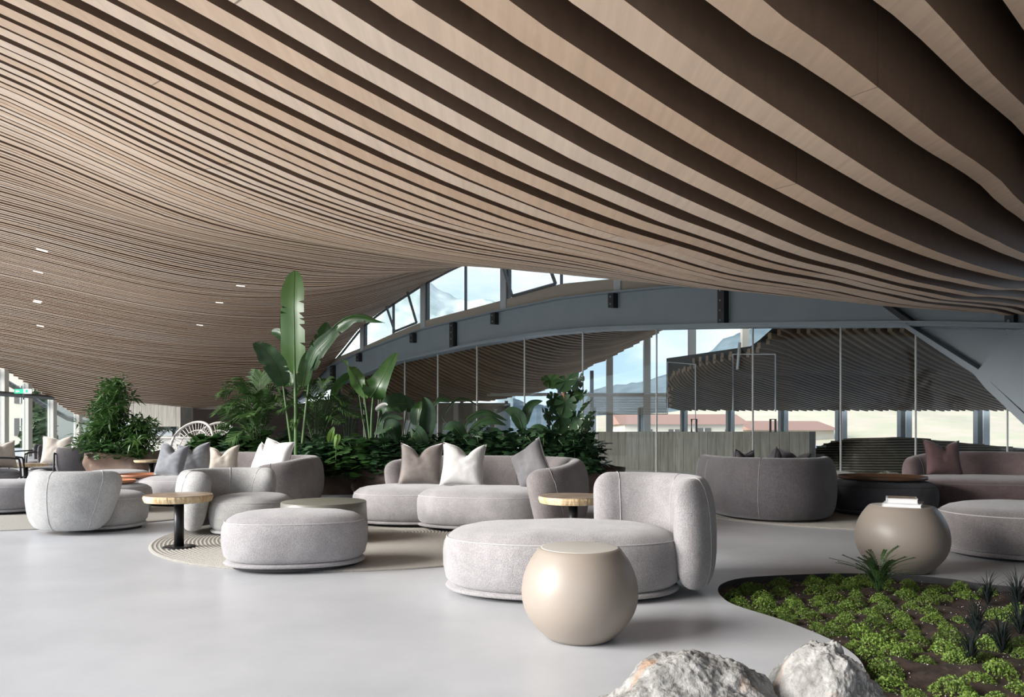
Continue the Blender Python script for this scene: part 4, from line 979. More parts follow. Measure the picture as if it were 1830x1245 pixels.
# ---------------------------------------------------------------- rocks
def rock(label, x, y, sx, sy, sz, seed, rz, ridge=(0, 0), pw=1.):
    bm = bmesh.new(); bmesh.ops.create_icosphere(bm, subdivisions=7, radius=1)
    for v in bm.verts:
        p = v.co.copy(); q = Vector((p.x * 1.1 + seed, p.y * 1.1, p.z * 1.1)); d = 1 + .20 * noise.noise(q * 1.1)
        # chipped planes: fractured facets plus fine grit
        d += .10 * noise.noise(q * 2.7) + .055 * (abs(noise.noise(q * 5.3)) - .25) + .03 * abs(noise.noise(q * 12)) + .016 * noise.noise(q * 26) + .01 * noise.noise(q * 55)
        p *= d; hz = max(0, p.z)
        p.x += ridge[0] * hz * hz; p.y += ridge[1] * hz * hz
        k = math.hypot(p.x - ridge[0] * hz * hz, p.y); p.z = hz * (1 - .25 * min(1, k) ** pw) if p.z > 0 else p.z * .3
        p.z += .05 * noise.noise(Vector((p.x * 4 + seed, p.y * 4, 0))) * (p.z > .2)
        v.co = Vector((p.x * sx, p.y * sy, p.z))
    zt = max(v.co.z for v in bm.verts)
    for v in bm.verts: v.co.z *= sz / zt
    me = bpy.data.meshes.new('boulder'); bm.to_mesh(me); bm.free(); me.materials.append(M['rock']); me.polygons.foreach_set('use_smooth', [True] * len(me.polygons))
    o = bpy.data.objects.new('boulder', me); C.objects.link(o); o.location = (x, y, 0); o.rotation_euler = (0, 0, rz); return tag(o, label, 'rock')
rock('broad flat grey white boulder at the bottom edge, left of the other', .53, 2.24, .37, .25, .345, 3.3, 0, (.1, 0), 2)
rock('pointed beige white boulder at the corner of the planting bed', .95, 2.3, .23, .2, .365, 8.1, 0, (.3, 0), .8)
# ---------------------------------------------------------------- plants
def blade(mid, wmax, across, fold=.25, n=16, prof=None, tears=0, wave=.0, seed=0):
    m_ = cat_rom(mid, max(3, n // (len(mid) - 1))); n = len(m_) - 1; V = []; Fc = []; rnd = random.Random(seed)
    prof = prof or (lambda t: math.sin(PI * min(1, t * 1.02) ** .75) ** .7 if t < .98 else 0)
    A0 = Vector(across).normalized()
    for i, p in enumerate(m_):
        t = i / n; T = (m_[min(i + 1, n)] - m_[max(i - 1, 0)]).normalized(); a = (A0 - T * A0.dot(T)).normalized(); nr = a.cross(T)
        w_ = wmax / 2 * max(.012, prof(t))
        for s in (-1, -.5, 0, .5, 1):
            wv = wave * wmax * math.sin(t * 23 + s * 2 + seed) * abs(s)
            V.append(p + a * (w_ * s) + nr * (abs(s) * w_ * fold * (1.3 if abs(s) < .9 else 1) + wv))
    for i in range(n):
        tear = {(-1, rnd.randint(0, n)) for _ in range(0)}
        for s in range(4):
            a = i * 5 + s; Fc.append((a, a + 1, a + 6, a + 5))
    if tears:
        for _ in range(tears):
            i = rnd.randint(2, n - 3); side = rnd.choice((0, 4)); in_ = 1 if side == 0 else 3
            d = (V[(i + 1) * 5 + side] - V[i * 5 + side]) * .55
            V.append(V[i * 5 + side] + d * .9); k = len(V) - 1
            face_i = i * 4 + (0 if side == 0 else 3); a = i * 5
            if side == 0: Fc[face_i] = (a + 1, a + 6, a + 5) if rnd.random() < .5 else (k, a + 1, a + 6, a + 5)
            else: Fc[face_i] = (a + 3, a + 4, a + 8) if rnd.random() < .5 else (a + 3, a + 4, k, a + 8)
    return V, Fc
def big_leaf(plant, pts, w_, across, m, fold=.3, tears=0, rib=.006, wave=0, prof=None, name='leaf', n=18):
    base = Vector(plant.location); P_ = [Vector(p) - base for p in pts]; sd_ = random.randint(0, 999)
    v, f = blade(P_, w_, across, fold, n, prof, tears, wave, sd_); l = mk(name, v, f, M[m], plant)
    c = cat_rom(P_, 6); mk('midrib', *tube([p + Vector((0, -.004, 0)) for p in c], [rib * (1.2 - .9 * i / (len(c) - 1)) for i in range(len(c))], 5), M['leaf_light'] if 'dark' not in m else M['stem'], l)
    return l
def stem(plant, pts, r0, r1, m='stem'):
    base = Vector(plant.location); c = cat_rom([Vector(p) - base for p in pts], 5)
    return mk('stem', *tube(c, [r0 + (r1 - r0) * i / (len(c) - 1) for i in range(len(c))], 7), M[m], plant)
X = Vector((1, 0, 0))
def B(px, py, Y=11.5): return at(px, py, Y)
ban = lambda t: min(1, t / .2 + .05) ** .6 * min(1, max(0, 1.004 - t) / .22) ** .5 * (1 - .12 * t)
# tall bird of paradise
pl = thing('bird_of_paradise', 'tall banana-leaved plant whose upright leaf nearly reaches the ceiling', 'plant', (fx(530, 11.5), 11.5, .4))
stem(pl, [B(530, 840), B(529, 740), B(527, 655)], .045, .02, 'leaf_light')
big_leaf(pl, [B(527, 668), B(526, 600, 11.42), B(525, 540, 11.4), B(527, 484, 11.5)], .44, (1, -.25, 0), 'leaf_light', .22, 9, .012, .01, ban)
big_leaf(pl, [B(526, 640, 11.6), B(512, 600, 11.6), B(509, 560, 11.6), B(513, 532, 11.6)], .17, (.9, .4, .1), 'leaf', .3, 2, .006, .02)
stem(pl, [B(540, 800), B(548, 720), B(556, 660)], .03, .014)
big_leaf(pl, [B(556, 664), B(575, 610, 11.3), B(605, 576, 11.1), B(640, 563, 11.0), B(688, 577, 10.9)], .26, (-.35, .5, .6), 'leaf', .75, 4, .008, .04)
big_leaf(pl, [B(552, 662, 11.7), B(566, 625, 11.8), B(580, 592, 11.8), B(583, 575, 11.8)], .26, (.8, .3, -.3), 'leaf', .35, 3, .007, .03)
big_leaf(pl, [B(548, 668, 11.3), B(562, 630, 11.1), B(590, 600, 11.0), B(604, 582, 11.0)], .2, (.7, -.3, -.5), 'leaf_dark', .4, 3, .007, .03)
stem(pl, [B(522, 800), B(512, 730), B(505, 680)], .03, .012)
big_leaf(pl, [B(508, 690), B(492, 650, 11.3), B(472, 625, 11.2), B(452, 613, 11.1)], .36, (.55, -.2, .8), 'leaf_dark', .4, 4, .008, .03)
big_leaf(pl, [B(520, 690, 11.8), B(508, 665, 11.9), B(497, 640, 12)], .30, (.8, .2, .6), 'leaf', .3, 2, .007, .02)
big_leaf(pl, [B(512, 610, 12), B(499, 596, 12.1), B(484, 592, 12.2)], .16, (.3, .2, .9), 'leaf_dark', .5, 2, .006, .03)
big_leaf(pl, [B(541, 690, 11.3), B(547, 655, 11.2), B(548, 628, 11.2)], .22, (.9, .1, 0), 'leaf', .35, 1, .007, .02)
# second bird of paradise
pl = thing('bird_of_paradise', 'shorter bird of paradise with one broad paddle leaf, in front of the beam', 'plant', (fx(660, 11.4), 11.4, .4))
stem(pl, [B(663, 800, 11.4), B(657, 750, 11.4), B(650, 700, 11.4)], .022, .012, 'leaf_light')
big_leaf(pl, [B(655, 712, 11.4), B(642, 685, 11.3), B(628, 662, 11.3), B(612, 644, 11.3)], .26, (.7, .1, -.8), 'leaf_light', .25, 1, .007, .01, ban)
stem(pl, [B(664, 800, 11.3), B(664, 750, 11.3), B(667, 705, 11.3)], .022, .012, 'leaf_light')
big_leaf(pl, [B(662, 710, 11.3), B(676, 690, 11.2), B(692, 660, 11.2), B(708, 630, 11.3)], .44, (.75, -.35, .55), 'leaf', .12, 1, .009, .006, ban)
stem(pl, [B(668, 800, 11.5), B(676, 750, 11.6), B(682, 705, 11.7)], .016, .01)
stem(pl, [B(658, 800, 11.5), B(648, 745, 11.6), B(640, 690, 11.7)], .016, .01)
big_leaf(pl, [B(592, 712, 11.6), B(602, 690, 11.7), B(620, 672, 11.8), B(626, 668, 11.8)], .14, (.5, 0, -.8), 'leaf', .4, 0, .005)
# big dark arching leaves (several plants)
def arch_plant(label, px, Y, leaves, flower=None):
    p = thing('arching_plant', label, 'plant', (fx(px, Y), Y, .42))
    for pts, w_, ac, m, fo_ in leaves:
        big_leaf(p, [B(a, b, Y + c) for a, b, c in pts], w_, ac, m, fo_, 0, .006, .012)
        a, b, c = pts[0]; stem(p, [B(px, 820, Y), B((px * .4 + a * .6), (820 * .45 + b * .55) , Y + c * .5), B(a, b, Y + c)], .012, .008, 'leaf_dark')
    return p
p = arch_plant('dark drooping leaved plant with a white flower beside the paddle leaf', 712, 11.3, [
 ([(728, 722, 0), (708, 722, -.1), (690, 738, -.2), (676, 775, -.2)], .34, (.3, .5, .8), 'leaf_dark', .3),
 ([(738, 735, .2), (724, 722, .2), (704, 716, .2), (672, 735, .1)], .24, (.2, .4, .8), 'leaf_dark', .35),
 ([(712, 790, -.2), (704, 770, -.3), (696, 762, -.3), (668, 776, -.3)], .26, (.2, .3, .9), 'leaf_dark', .3),
 ([(690, 790, -.2), (684, 765, -.3), (692, 745, -.3), (722, 748, -.3)], .16, (-.6, 0, .8), 'leaf_dark', .3)])
fb = B(678, 727, 11.1) - Vector(p.location); mk('flower', *blade([fb + Vector((-.06, 0, -.05)), fb, fb + Vector((.08, 0, .04)), fb + Vector((.13, 0, .03))], .07, (0, -.4, 1), .4, 10), M['flower'], p)
arch_plant('dark plant with a tall folded leaf left of the central sofa cushions', 752, 11.2, [
 ([(758, 790, 0), (762, 755, 0), (764, 730, 0), (756, 708, 0)], .26, (.9, .3, 0), 'leaf_dark', .6),
 ([(742, 760, .1), (744, 742, .1), (748, 728, .1), (752, 716, .2)], .2, (.8, -.3, .1), 'leaf', .4),
 ([(770, 730, .2), (782, 713, .2), (795, 712, .2), (806, 716, .2)], .13, (0, .6, .7), 'leaf_dark', .4),
 ([(760, 800, -.2), (752, 780, -.3), (742, 768, -.3), (736, 782, -.3)], .2, (.6, 0, .6), 'leaf_dark', .3)])
arch_plant('dark plant with long arching leaves behind the white cushion', 850, 11.3, [
 ([(826, 775, .2), (836, 748, .2), (868, 735, .2), (908, 752, .2)], .16, (0, .6, .7), 'leaf_dark', .4),
 ([(828, 790, 0), (846, 762, 0), (876, 748, 0), (905, 760, 0)], .22, (0, .6, .7), 'leaf_dark', .4),
 ([(836, 800, -.2), (820, 772, -.2), (808, 762, -.2), (792, 768, -.2)], .22, (0, .3, .8), 'leaf_dark', .3),
 ([(790, 745, .5), (810, 716, .5), (832, 712, .5), (856, 726, .5)], .07, (0, .6, .7), 'leaf_dark', .4)])
arch_plant('dark plant with two upright leaves right of the grey cushion tips', 925, 11.2, [
 ([(934, 768, 0), (928, 748, 0), (918, 736, 0), (902, 732, 0)], .22, (.5, 0, .8), 'leaf_dark', .25),
 ([(938, 760, .1), (940, 740, .1), (950, 722, .1), (970, 716, .1)], .16, (.6, 0, -.6), 'leaf_dark', .3),
 ([(900, 800, 0), (886, 780, 0), (872, 775, 0), (858, 785, 0)], .2, (0, .3, .8), 'leaf_dark', .3),
 ([(940, 790, -.1), (952, 772, -.1), (965, 765, -.1), (985, 772, -.1)], .2, (0, .3, .8), 'leaf_dark', .3)])
# heart-shaped, split monstera leaves on a pole
def heart(sz, lob=7):
    V = [(0, 0, 0)]; n = 96
    for k in range(n + 1):
        a = -PI * .95 + 2 * PI * .95 * k / n; tip = max(0, math.cos(a)) ** 8 * .22
        cut = max(0, math.cos(a * lob + PI) - .55) / .45 * (.45 < abs(a) < 2.5)
        r = sz * (.70 + .12 * math.cos(a) + tip + .08 * abs(math.sin(a))) * (1 - .42 * cut)
        V.append((r * math.sin(a) * .92, r * math.cos(a) + .1 * sz, -.25 * sz * math.sin(a) ** 2 - .16 * sz * max(0, math.cos(a)) ** 3))
    return V, [(0, k, k + 1) for k in range(1, n + 1)]
hv_, hf_ = heart(.21)
mst = bpy.data.meshes.new('monstera_leaf'); mst.from_pydata(hv_, [], hf_); mst.materials.append(M['leaf_dark']); mst.polygons.foreach_set('use_smooth', [True] * len(mst.polygons))
mst2 = mst.copy(); mst2.materials.clear(); mst2.materials.append(M['leaf'])
stem(pl, [B(1016, 830, 11), B(1010, 760, 11), B(1008, 690, 11)], .05, .03, 'chalet')
rn = random.Random(4)
for a, b, dy, s, yaw, paler in ((983, 678, 0, .95, .2, 1), (1012, 680, -.1, 1.25, -.3, 0), (1034, 676, .1, .9, -.9, 0), (1040, 705, -.15, .95, -1.0, 1), (1052, 722, 0, .85, -1.3, 1), (988, 712, -.15, 1.0, .5, 0), (1010, 718, -.2, 1.1, 0, 0), (974, 738, -.1, .9, .9, 0), (1000, 745, -.2, 1.0, .3, 0), (1030, 745, -.2, 1.0, -.5, 0), (1052, 752, 0, .95, -1.0, 0), (985, 770, -.1, 1, .5, 0), (1015, 772, -.2, 1.1, -.1, 0), (1045, 778, -.1, 1.0, -.8, 0), (1000, 800, -.1, 1, .2, 0), (1035, 808, -.15, 1.1, -.4, 0), (1060, 740, .1, .7, -1.4, 0), (1022, 700, .1, .9, .4, 0)):
    l = bpy.data.objects.new('leaf', mst2 if paler else mst); C.objects.link(l); l.parent = pl; p = B(a, b, 11 + dy) - Vector(pl.location); l.location = p  # flag picks the lighter green leaf mesh
    l.scale = (s, s, s); l.rotation_euler = (R(-118 + rn.uniform(-22, 22)), rn.uniform(-.3, .3), yaw * .8 + PI * 0 + rn.uniform(-.2, .2))
# bushes: many joined lobed leaves
def lobed(c, d, up, L_, w_, lobes=4):
    d = d.normalized(); s = d.cross(up).normalized(); u = s.cross(d); V = [c]; n = lobes * 2
    for side in (1, -1):
        pass
    prof = []
    for i in range(lobes):
        t = (i + .5) / lobes; prof += [(t - .06, .22), (t + .04, .5 * math.sin(PI * (.15 + .75 * t)) ** .6)]
    ptsR = [(t, w) for t, w in prof] + [(1.0, 0)]; ring = [(0, 0)] + [(t, w) for t, w in ptsR] + [(t, -w) for t, w in ptsR[-2::-1]]
    return [c + d * (t * L_) + s * (q * w_ * 2) + u * (-.28 * L_ * t * t - .25 * abs(q) * w_) for t, q in ring]
def bush(name, label, px, Y, rx, ry, zt, zb, n, Lf, wf, m, seed, cat='plant', lob=3, front=True, group=None):
    r = random.Random(seed); x0 = fx(px, Y); t = thing(name, label, cat, (x0, Y, zb), 0, group); V = []; Fc = []; st = []
    for k in range(n):
        th_ = r.uniform(0, 2 * PI); ph = math.acos(r.uniform(-.45, 1)); rr = r.uniform(.62, 1.05)
        o = Vector((math.sin(ph) * math.cos(th_) * rx, math.sin(ph) * math.sin(th_) * ry, (zt - zb) * (.25 + .72 * math.cos(ph)))) * rr
        if o.z < -.22: o.z = -.22
        d = Vector((o.x / rx, o.y / ry, .15 + r.uniform(-.5, .5))); L0 = Lf * r.uniform(.65, 1.2)
        pp = lobed(o - d.normalized() * L0 * .3, d + Vector((r.uniform(-.5, .5), r.uniform(-.5, .3), 0)), Vector((r.uniform(-.3, .3), r.uniform(-.3, .3), 1)), L0, wf * r.uniform(.7, 1.2), lob)
        b = len(V); V += pp; h_ = len(pp) // 2
        for i in range(1, h_): Fc.append((b + i, b + i + 1, b + len(pp) - i - 1, b + len(pp) - i) if i + 1 < h_ else (b + i, b + i + 1, b + len(pp) - i))
        Fc.append((b, b + 1, b + len(pp) - 1))
    fo_ = mk('foliage', V, Fc, M[m], t, False); fo_['kind'] = 'stuff'
    for k in range(9):
        a = r.uniform(0, 2 * PI); st.append(tube([(0.05 * math.cos(a), .05 * math.sin(a), -.05), (rx * .4 * math.cos(a), ry * .4 * math.sin(a), (zt - zb) * .5), (rx * .8 * math.cos(a), ry * .8 * math.sin(a), (zt - zb) * .75)], .008, 4))
    mk('stems', *join(st), M['stem'], t)
    return t
BUSH = [(372, 12.3, .34, .34, 1.00, 'leaf', 'split-leaf philodendron at the left end, behind the blue grey cushions', .24, .16),
 (418, 12.3, .36, .36, 1.02, 'leaf_dark', 'dark split-leaf bush behind the beige cushion', .22, .13),
 (470, 12.2, .42, .36, 1.04, 'leaf', 'leafy bush behind the gap of the corner sofa', .22, .13),
 (530, 12.0, .42, .36, 1.02, 'leaf_dark', 'dark bush around the foot of the tall banana-leaved plant', .22, .13),
 (588, 11.5, .46, .42, 1.02, 'leaf_dark', 'glossy bush spilling over the planter right of the corner sofa', .18, .1),
 (640, 11.3, .46, .42, 1.00, 'leaf', 'glossy green bush under the broad paddle leaf', .18, .1),
 (692, 11.3, .42, .40, .98, 'leaf_dark', 'dark bush left of the taupe cushion', .18, .1),
 (748, 11.3, .44, .38, 1.06, 'leaf_dark', 'bush directly behind the taupe cushion', .17, .08),
 (806, 11.3, .42, .38, 1.04, 'leaf_dark', 'low bush between the taupe and the white cushion tips', .17, .08),
 (862, 11.2, .42, .38, 1.10, 'leaf_dark', 'dark bush behind the white cushion', .17, .08),
 (920, 11.1, .44, .38, 1.12, 'leaf_dark', 'dense bush right of the white cushion', .16, .07),
 (972, 11.0, .44, .38, 1.12, 'leaf_dark', 'dark finely cut bush behind the grey cushion', .16, .07),
 (1028, 10.8, .42, .40, 1.06, 'leaf_dark', 'finely cut dark bush under the monstera at the right end', .18, .06)]
for i, (px, Y, rx, ry, zt, m, lab, lf, wf) in enumerate(BUSH):
    bush('philodendron', lab, px, Y, rx, ry, zt, .42 if px < 720 else .45, 430 if i > 3 else 320, lf, wf, m, 100 + i, lob=3)
bush('spreading_philodendron', 'thin spreading twig of dark leaves reaching right in front of the concrete wall', 1056, 10.9, .26, .2, .92, .55, 42, .22, .05, 'leaf_dark', 77)
# lime leaves
pl = thing('lime_leaf_plant', 'plant with two bright lime leaves above the corner sofa', 'plant', (fx(598, 11), 11, .45))
big_leaf(pl, [B(588, 790, 10.9), B(592, 775, 10.85), B(597, 762, 10.85)], .1, (.9, 0, .2), 'leaf_lime', .2)
big_leaf(pl, [B(603, 775, 10.85), B(602, 785, 10.8), B(598, 800, 10.8)], .1, (.9, 0, .2), 'leaf_lime', .2)
stem(pl, [B(600, 840, 11), B(601, 800, 10.9), B(603, 775, 10.85)], .008, .005)
# palms
def palm(label, px, Y, z0, fronds, m='palm', Lr=.33, name='areca_palm'):
    t = thing(name, label, 'palm', (fx(px, Y), Y, z0)); b0 = Vector(t.location)
    for (tx, ty, dy, arch, nl) in fronds:
        e = at(tx, ty, Y + dy) - b0; mid = Vector((e.x * .38, e.y * .38, e.z * .72 + arch)); c = cat_rom([Vector((0, 0, 0)), mid, e], 12)
        fr = mk('frond_stem', *tube(c, [.011 - .008 * i / (len(c) - 1) for i in range(len(c))], 5), M['stem'], t); V = []; Fc = []
        for k in range(nl):
            f = .30 + .70 * k / (nl - 1); i = min(int(f * (len(c) - 1)), len(c) - 2); p = c[i].lerp(c[i + 1], f * (len(c) - 1) - i); T = (c[i + 1] - c[i]).normalized()
            sd_ = T.cross(Vector((0, 0, 1))).normalized(); 
            for s in (-1, 1):
                L1 = Lr * math.sin(PI * (.12 + .82 * (f - .3) / .7)) * random.uniform(.85, 1.1) + .05
                d = (T * .75 + sd_ * s * .85 + Vector((0, 0, random.uniform(-.1, .3)))).normalized(); wv = T * .016; q = p + d * L1 * .55 + Vector((0, 0, .01)); e2 = p + d * L1 + Vector((0, 0, -.25 * L1)); b = len(V)
                V += [p - wv * .5, p + wv * .5, q + wv, q - wv, e2]; Fc += [(b, b + 1, b + 2, b + 3), (b + 3, b + 2, b + 4)]
        mk('leaflets', V, Fc, M[m], fr, False)['kind'] = 'stuff'
    return t
palm('feathery areca palm at the left end of the bed beside the wicker chairs', 462, 12.1, .45, [(398, 705, 0, .35, 34), (408, 730, -.3, .3, 34), (395, 765, .1, .35, 34), (430, 690, .3, .3, 34), (468, 668, .1, .1, 34), (450, 705, -.4, .2, 34), (500, 700, 0, .25, 34), (520, 720, -.3, .3, 34), (410, 790, -.4, .3, 24), (440, 745, -.5, .3, 24), (545, 735, .2, .3, 24), (480, 730, -.5, .3, 24), (425, 755, .4, .3, 24), (390, 740, .3, .3, 24)])
palm('slender palm with thin fronds right of the tall banana-leaved plant', 566, 11.8, .45, [(600, 700, 0, .3, 34), (620, 720, -.2, .3, 34), (545, 690, .2, .3, 24), (585, 680, .2, .2, 24), (530, 700, -.2, .3, 24), (640, 745, -.3, .3, 24), (560, 710, -.3, .2, 24), (500, 735, -.3, .3, 24), (610, 755, -.4, .25, 22), (520, 760, -.3, .3, 24)], Lr=.22)
palm('small dark palm tuft in front of the beam, left of the paddle leaf', 622, 12.0, .45, [(628, 705, 0, .2, 20), (605, 722, .1, .2, 20), (650, 730, .1, .2, 20), (590, 745, 0, .25, 20), (660, 755, 0, .25, 20)], Lr=.16)
# wrapped planters
def wrap(name, label, x, y, sx, sy, h, n=60, rz=0, bulge=.05):
    V = []; Fc = []; rows = 22
    o = outline(sx, sy, 4.5, n)
    for j in range(rows):
        z = h * j / (rows - 1)
        for k, (a, b) in enumerate(o):
            q = 1 + bulge * noise.noise(Vector((a * 2.2 + x, b * 2.2, z * 3.5))) * 1.6 + bulge * 1.1 * abs(noise.noise(Vector((a * 5 + z * 4, b * 5, z * 3 - a * 2))))
            V.append((a * q, b * q, z + (.07 * noise.noise(Vector((a * 3, b * 3, 9))) if j == rows - 1 else 0)))
    for j in range(rows - 1):
        for k in range(n): k2 = (k + 1) % n; Fc.append((j * n + k, j * n + k2, (j + 1) * n + k2, (j + 1) * n + k))
    t = thing(name, label, 'planter', (x, y, .0), rz)
    mk('wrapping', V, Fc, M['paperwrap'], t)
    mk('soil', [(a * .94, b * .94, h - .06) for a, b in o], [tuple(range(n))], M['soil'], t)
    return t
wrap('wrapped_planter', 'long planter wrapped in crumpled brown paper behind the central sofa', -.35, 11.45, 2.05, .60, .46)
wrap('wrapped_planter', 'dark planter behind the corner sofa under the areca palm', -3.6, 12.3, 1.15, .45, .46)
M['paperwrap'] = mat('brown wrap paper', (.13, .075, .05), .55, col2=(.21, .13, .09), nscale=3, bump=.6, bscale=5)
wrap('wrapped_planter', 'crumpled brown wrapped planter under the bamboo plant at the left', fx(226, 13.2), 13.2, .56, .42, .66, bulge=.12)
# bamboo-like plant at the left
def rosette_plant(label, px, Y, z0, clusters, m, name='bamboo_palm', Lf=.34, wf=.05, seed=5):
    r = random.Random(seed); t = thing(name, label, 'plant', (fx(px, Y), Y, z0)); b0 = Vector(t.location); V = []; Fc = []; st = []
    for cx_, cy_, spread, nn in clusters:
        for _ in range(nn):
            c = at(cx_ + r.gauss(0, spread), cy_ + r.gauss(0, spread * .8), Y + r.gauss(0, .22)) - b0; c.z = max(c.z, .02)
            if r.random() < .25: st.append(tube([(c.x * .2, c.y * .2, 0), (c.x * .6, c.y * .6, c.z * .6), tuple(c)], .007, 4))
            ax = Vector((r.gauss(0, .5), r.gauss(0, .5), 1)).normalized(); nl = r.randint(5, 8)
            for k in range(nl):
                a = 2 * PI * k / nl + r.random(); e = ax.orthogonal().normalized(); e = Matrix.Rotation(a, 3, ax) @ e; d = (e + ax * r.uniform(-.1, .45)).normalized(); L1 = Lf * r.uniform(.6, 1.1); s = d.cross(ax).normalized() * wf * .5; b = len(V)
                p1 = c + d * L1 * .45 + ax * .01; p2 = c + d * L1 - Vector((0, 0, L1 * .25)); V += [c, p1 - s, p2, p1 + s]; Fc.append((b, b + 1, b + 2, b + 3))
    mk('foliage', V, Fc, M[m], t, False)['kind'] = 'stuff'; mk('stems', *join(st), M['stem'], t); return t
rosette_plant('tall bamboo-like plant in the brown wrapped planter at the left', 205, 13.2, .6, [(212, 690, 9, 22), (200, 705, 14, 34), (200, 728, 16, 75), (195, 760, 18, 90), (205, 790, 22, 90), (165, 788, 12, 40)], 'bamboo', Lf=.27, wf=.042)
rosette_plant('lower bamboo-like plant right of the tall one in the same planter', 252, 13.0, .6, [(252, 765, 13, 55), (252, 790, 14, 55)], 'bamboo', Lf=.27, wf=.038, seed=8)
bush('ground_cover', 'bright low greenery spilling over the brown wrapped planter', 205, 12.75, .55, .25, .92, .6, 240, .12, .07, 'leaf', 301, lob=2)
# planting bed at the front right
def moss_mesh(seed, n=620, r=.085, h=.062):
    rr = random.Random(seed); V = []; Fc = []
    for _ in range(n):
        a = rr.uniform(0, 2 * PI); q = math.sqrt(rr.random()) * (1 + .35 * noise.noise(Vector((math.cos(a) * 1.6, math.sin(a) * 1.6, seed * 3.)))); p = Vector((q * r * math.cos(a), q * r * math.sin(a), max(0, h * (1 - q * q)) * rr.uniform(.45, 1.15)))
        d = Vector((rr.gauss(0, 1), rr.gauss(0, 1), rr.gauss(.6, .6))).normalized(); s = d.orthogonal().normalized(); s = Matrix.Rotation(rr.uniform(0, 6.3), 3, d) @ s; L1 = rr.uniform(.004, .0075); b = len(V)
        V += [p - d * L1, p + s * L1 * .7, p + d * L1, p - s * L1 * .7]; Fc.append((b, b + 1, b + 2, b + 3))
    for _ in range(24):
        a = rr.uniform(0, 2 * PI); q = rr.random() * r * .8; b = len(V); x, y = q * math.cos(a), q * math.sin(a); V += [(x * .3, y * .3, -.02), (x * .3 + .003, y * .3, -.02), (x, y, h * .9)]; Fc.append((b, b + 1, b + 2))
    me = bpy.data.meshes.new('moss_clump'); me.from_pydata([tuple(v) for v in V], [], Fc); me.materials.append(M['moss']); return me
mm = [moss_mesh(s) for s in range(5)]
rn = random.Random(12); placed = []; tries = 0
while len(placed) < 210 and tries < 9000:
    tries += 1; x = rn.uniform(1.0, 4.4); y = rn.uniform(1.9, 5.2)
    if not inside(x, y, BED, .09): continue
    if abs(x / y) > .82 or y < 2.35: continue
    if noise.noise(Vector((x * 1.7, y * 1.7, 5))) < -.28: continue
    dmin = .12 + .04 * rn.random()
    if any((x - a) ** 2 + (y - b) ** 2 < dmin ** 2 for a, b in placed): continue
    if (x - 2.38) ** 2 + (y - 4.72) ** 2 < .02: continue
    placed.append((x, y)); o = bpy.data.objects.new('moss_clump', rn.choice(mm)); C.objects.link(o)
    s = rn.uniform(.6, 1.1); o.location = (x, y, soil_z(x, y) - .004); o.scale = (s, s, s * rn.uniform(.8, 1.2)); o.rotation_euler = (0, 0, rn.uniform(0, 6.3))
    tag(o, 'small bright green mossy clump growing in the dark soil bed', 'plant', 'mossy clumps in the planting bed')
V = []; Fc = []
for _ in range(2200):
    x, y = rn.uniform(1.2, 4.2), rn.uniform(2.3, 5.2)
    if not inside(x, y, BED) or abs(x / y) > .8: continue
    a = rn.uniform(0, 6.3); q = rn.uniform(.002, .0045); z = soil_z(x, y) + .004; b = len(V)
    V += [(x + q * math.cos(a), y + q * math.sin(a), z), (x + q * math.cos(a + 2.1), y + q * math.sin(a + 2.1), z), (x + q * math.cos(a + 4.2), y + q * math.sin(a + 4.2), z), (x, y, z + q)]
    Fc += [(b, b + 1, b + 3), (b + 1, b + 2, b + 3), (b + 2, b, b + 3)]
pe = mk('perlite_grains', V, Fc, M['cush_white'], None, False); tag(pe, 'white perlite grains scattered over the dark soil of the bed', 'grains'); pe['kind'] = 'stuff'
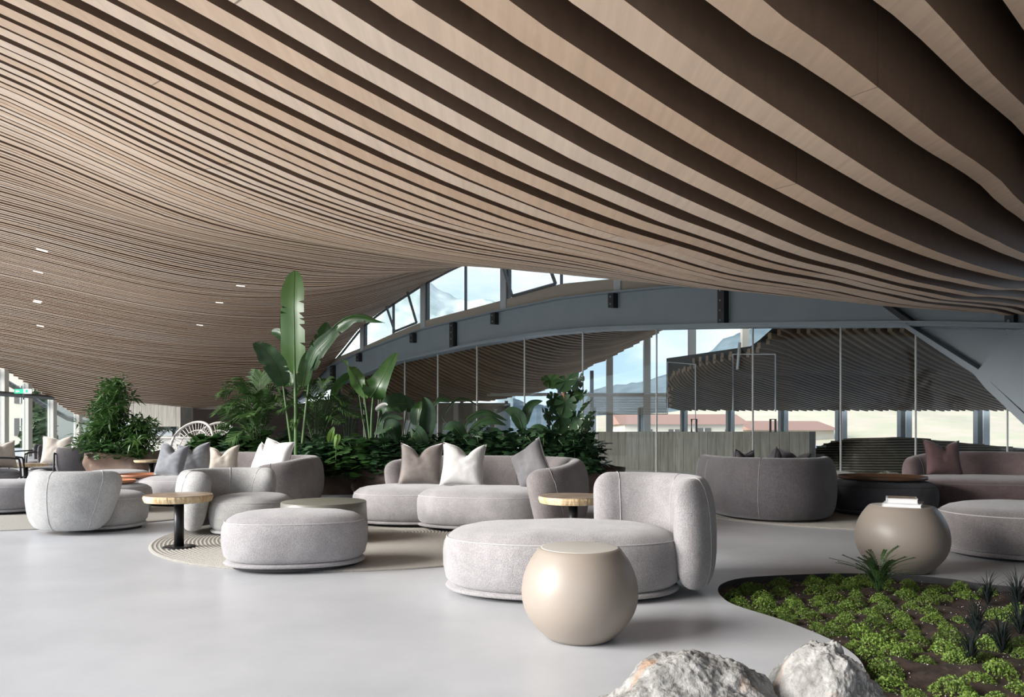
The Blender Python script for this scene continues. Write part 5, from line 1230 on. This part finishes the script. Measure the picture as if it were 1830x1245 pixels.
def sprays(name, label, x, y, n, L_, m, seed, leafy=True, droop=.5):
    r = random.Random(seed); t = thing(name, label, 'plant', (x, y, soil_z(x, y))); V = []; Fc = []; st = []
    for _ in range(n):
        a = r.uniform(0, 2 * PI); q = r.uniform(.3, 1); L1 = L_ * r.uniform(.6, 1.1); e = Vector((math.cos(a) * q * L1 * .8, math.sin(a) * q * L1 * .8, L1 * (1 - droop * q * .6))); mid = Vector((e.x * .35, e.y * .35, e.z * .75)); c = cat_rom([Vector((0, 0, 0)), mid, e], 8)
        if leafy:
            st.append(tube(c, .0016, 3))
            for i in range(5, len(c) - 1):
                T = (c[i + 1] - c[i]).normalized(); sd_ = T.cross(Vector((0, 0, 1))).normalized()
                for s in (-1, 1):
                    for ff in (0, .5):
                        p = c[i].lerp(c[i + 1], ff); d = (sd_ * s + T * .5).normalized() * .017 * r.uniform(.7, 1.2); w_ = T * .0055; b = len(V); V += [p, p + d * .5 + w_, p + d, p + d * .5 - w_]; Fc.append((b, b + 1, b + 2, b + 3))
        else:
            for i in range(len(c) - 1):
                w0 = .0045 * (1 - i / len(c)); w1 = .0045 * (1 - (i + 1) / len(c)); sd_ = Vector((math.sin(a), -math.cos(a), 0)); b = len(V)
                V += [c[i] - sd_ * w0, c[i] + sd_ * w0, c[i + 1] + sd_ * w1, c[i + 1] - sd_ * w1]; Fc.append((b, b + 1, b + 2, b + 3))
    mk('leaves', V, Fc, M[m], t, False)['kind'] = 'stuff'
    if st: mk('stems', *join(st), M['fern'], t)
    return t
sprays('fern', 'small leafy fern at the far rim of the bed before the globe table', 2.38, 4.72, 46, .36, 'fern', 3, True, .75)
for i, (a, b, L_, lb) in enumerate(((1765, 1066, .27, 'black grass tuft at the far right rim of the planting bed, before the charcoal ottoman'), (1818, 1070, .32, 'tallest black grass tuft at the far right rim of the bed'),
        (1745, 1120, .26, 'black grass tuft in the middle right of the bed, among the moss'), (1790, 1150, .27, 'black grass tuft near the right edge, right of the middle one'), (1735, 1165, .22, 'black grass tuft in front of the other dark tufts'), (1822, 1120, .27, 'black grass tuft touching the right edge of the picture'))):
    x, y = fl(a, b); sprays('black_grass', lb, x, y, 80, L_, 'mondo', 20 + i, False, 1.0)
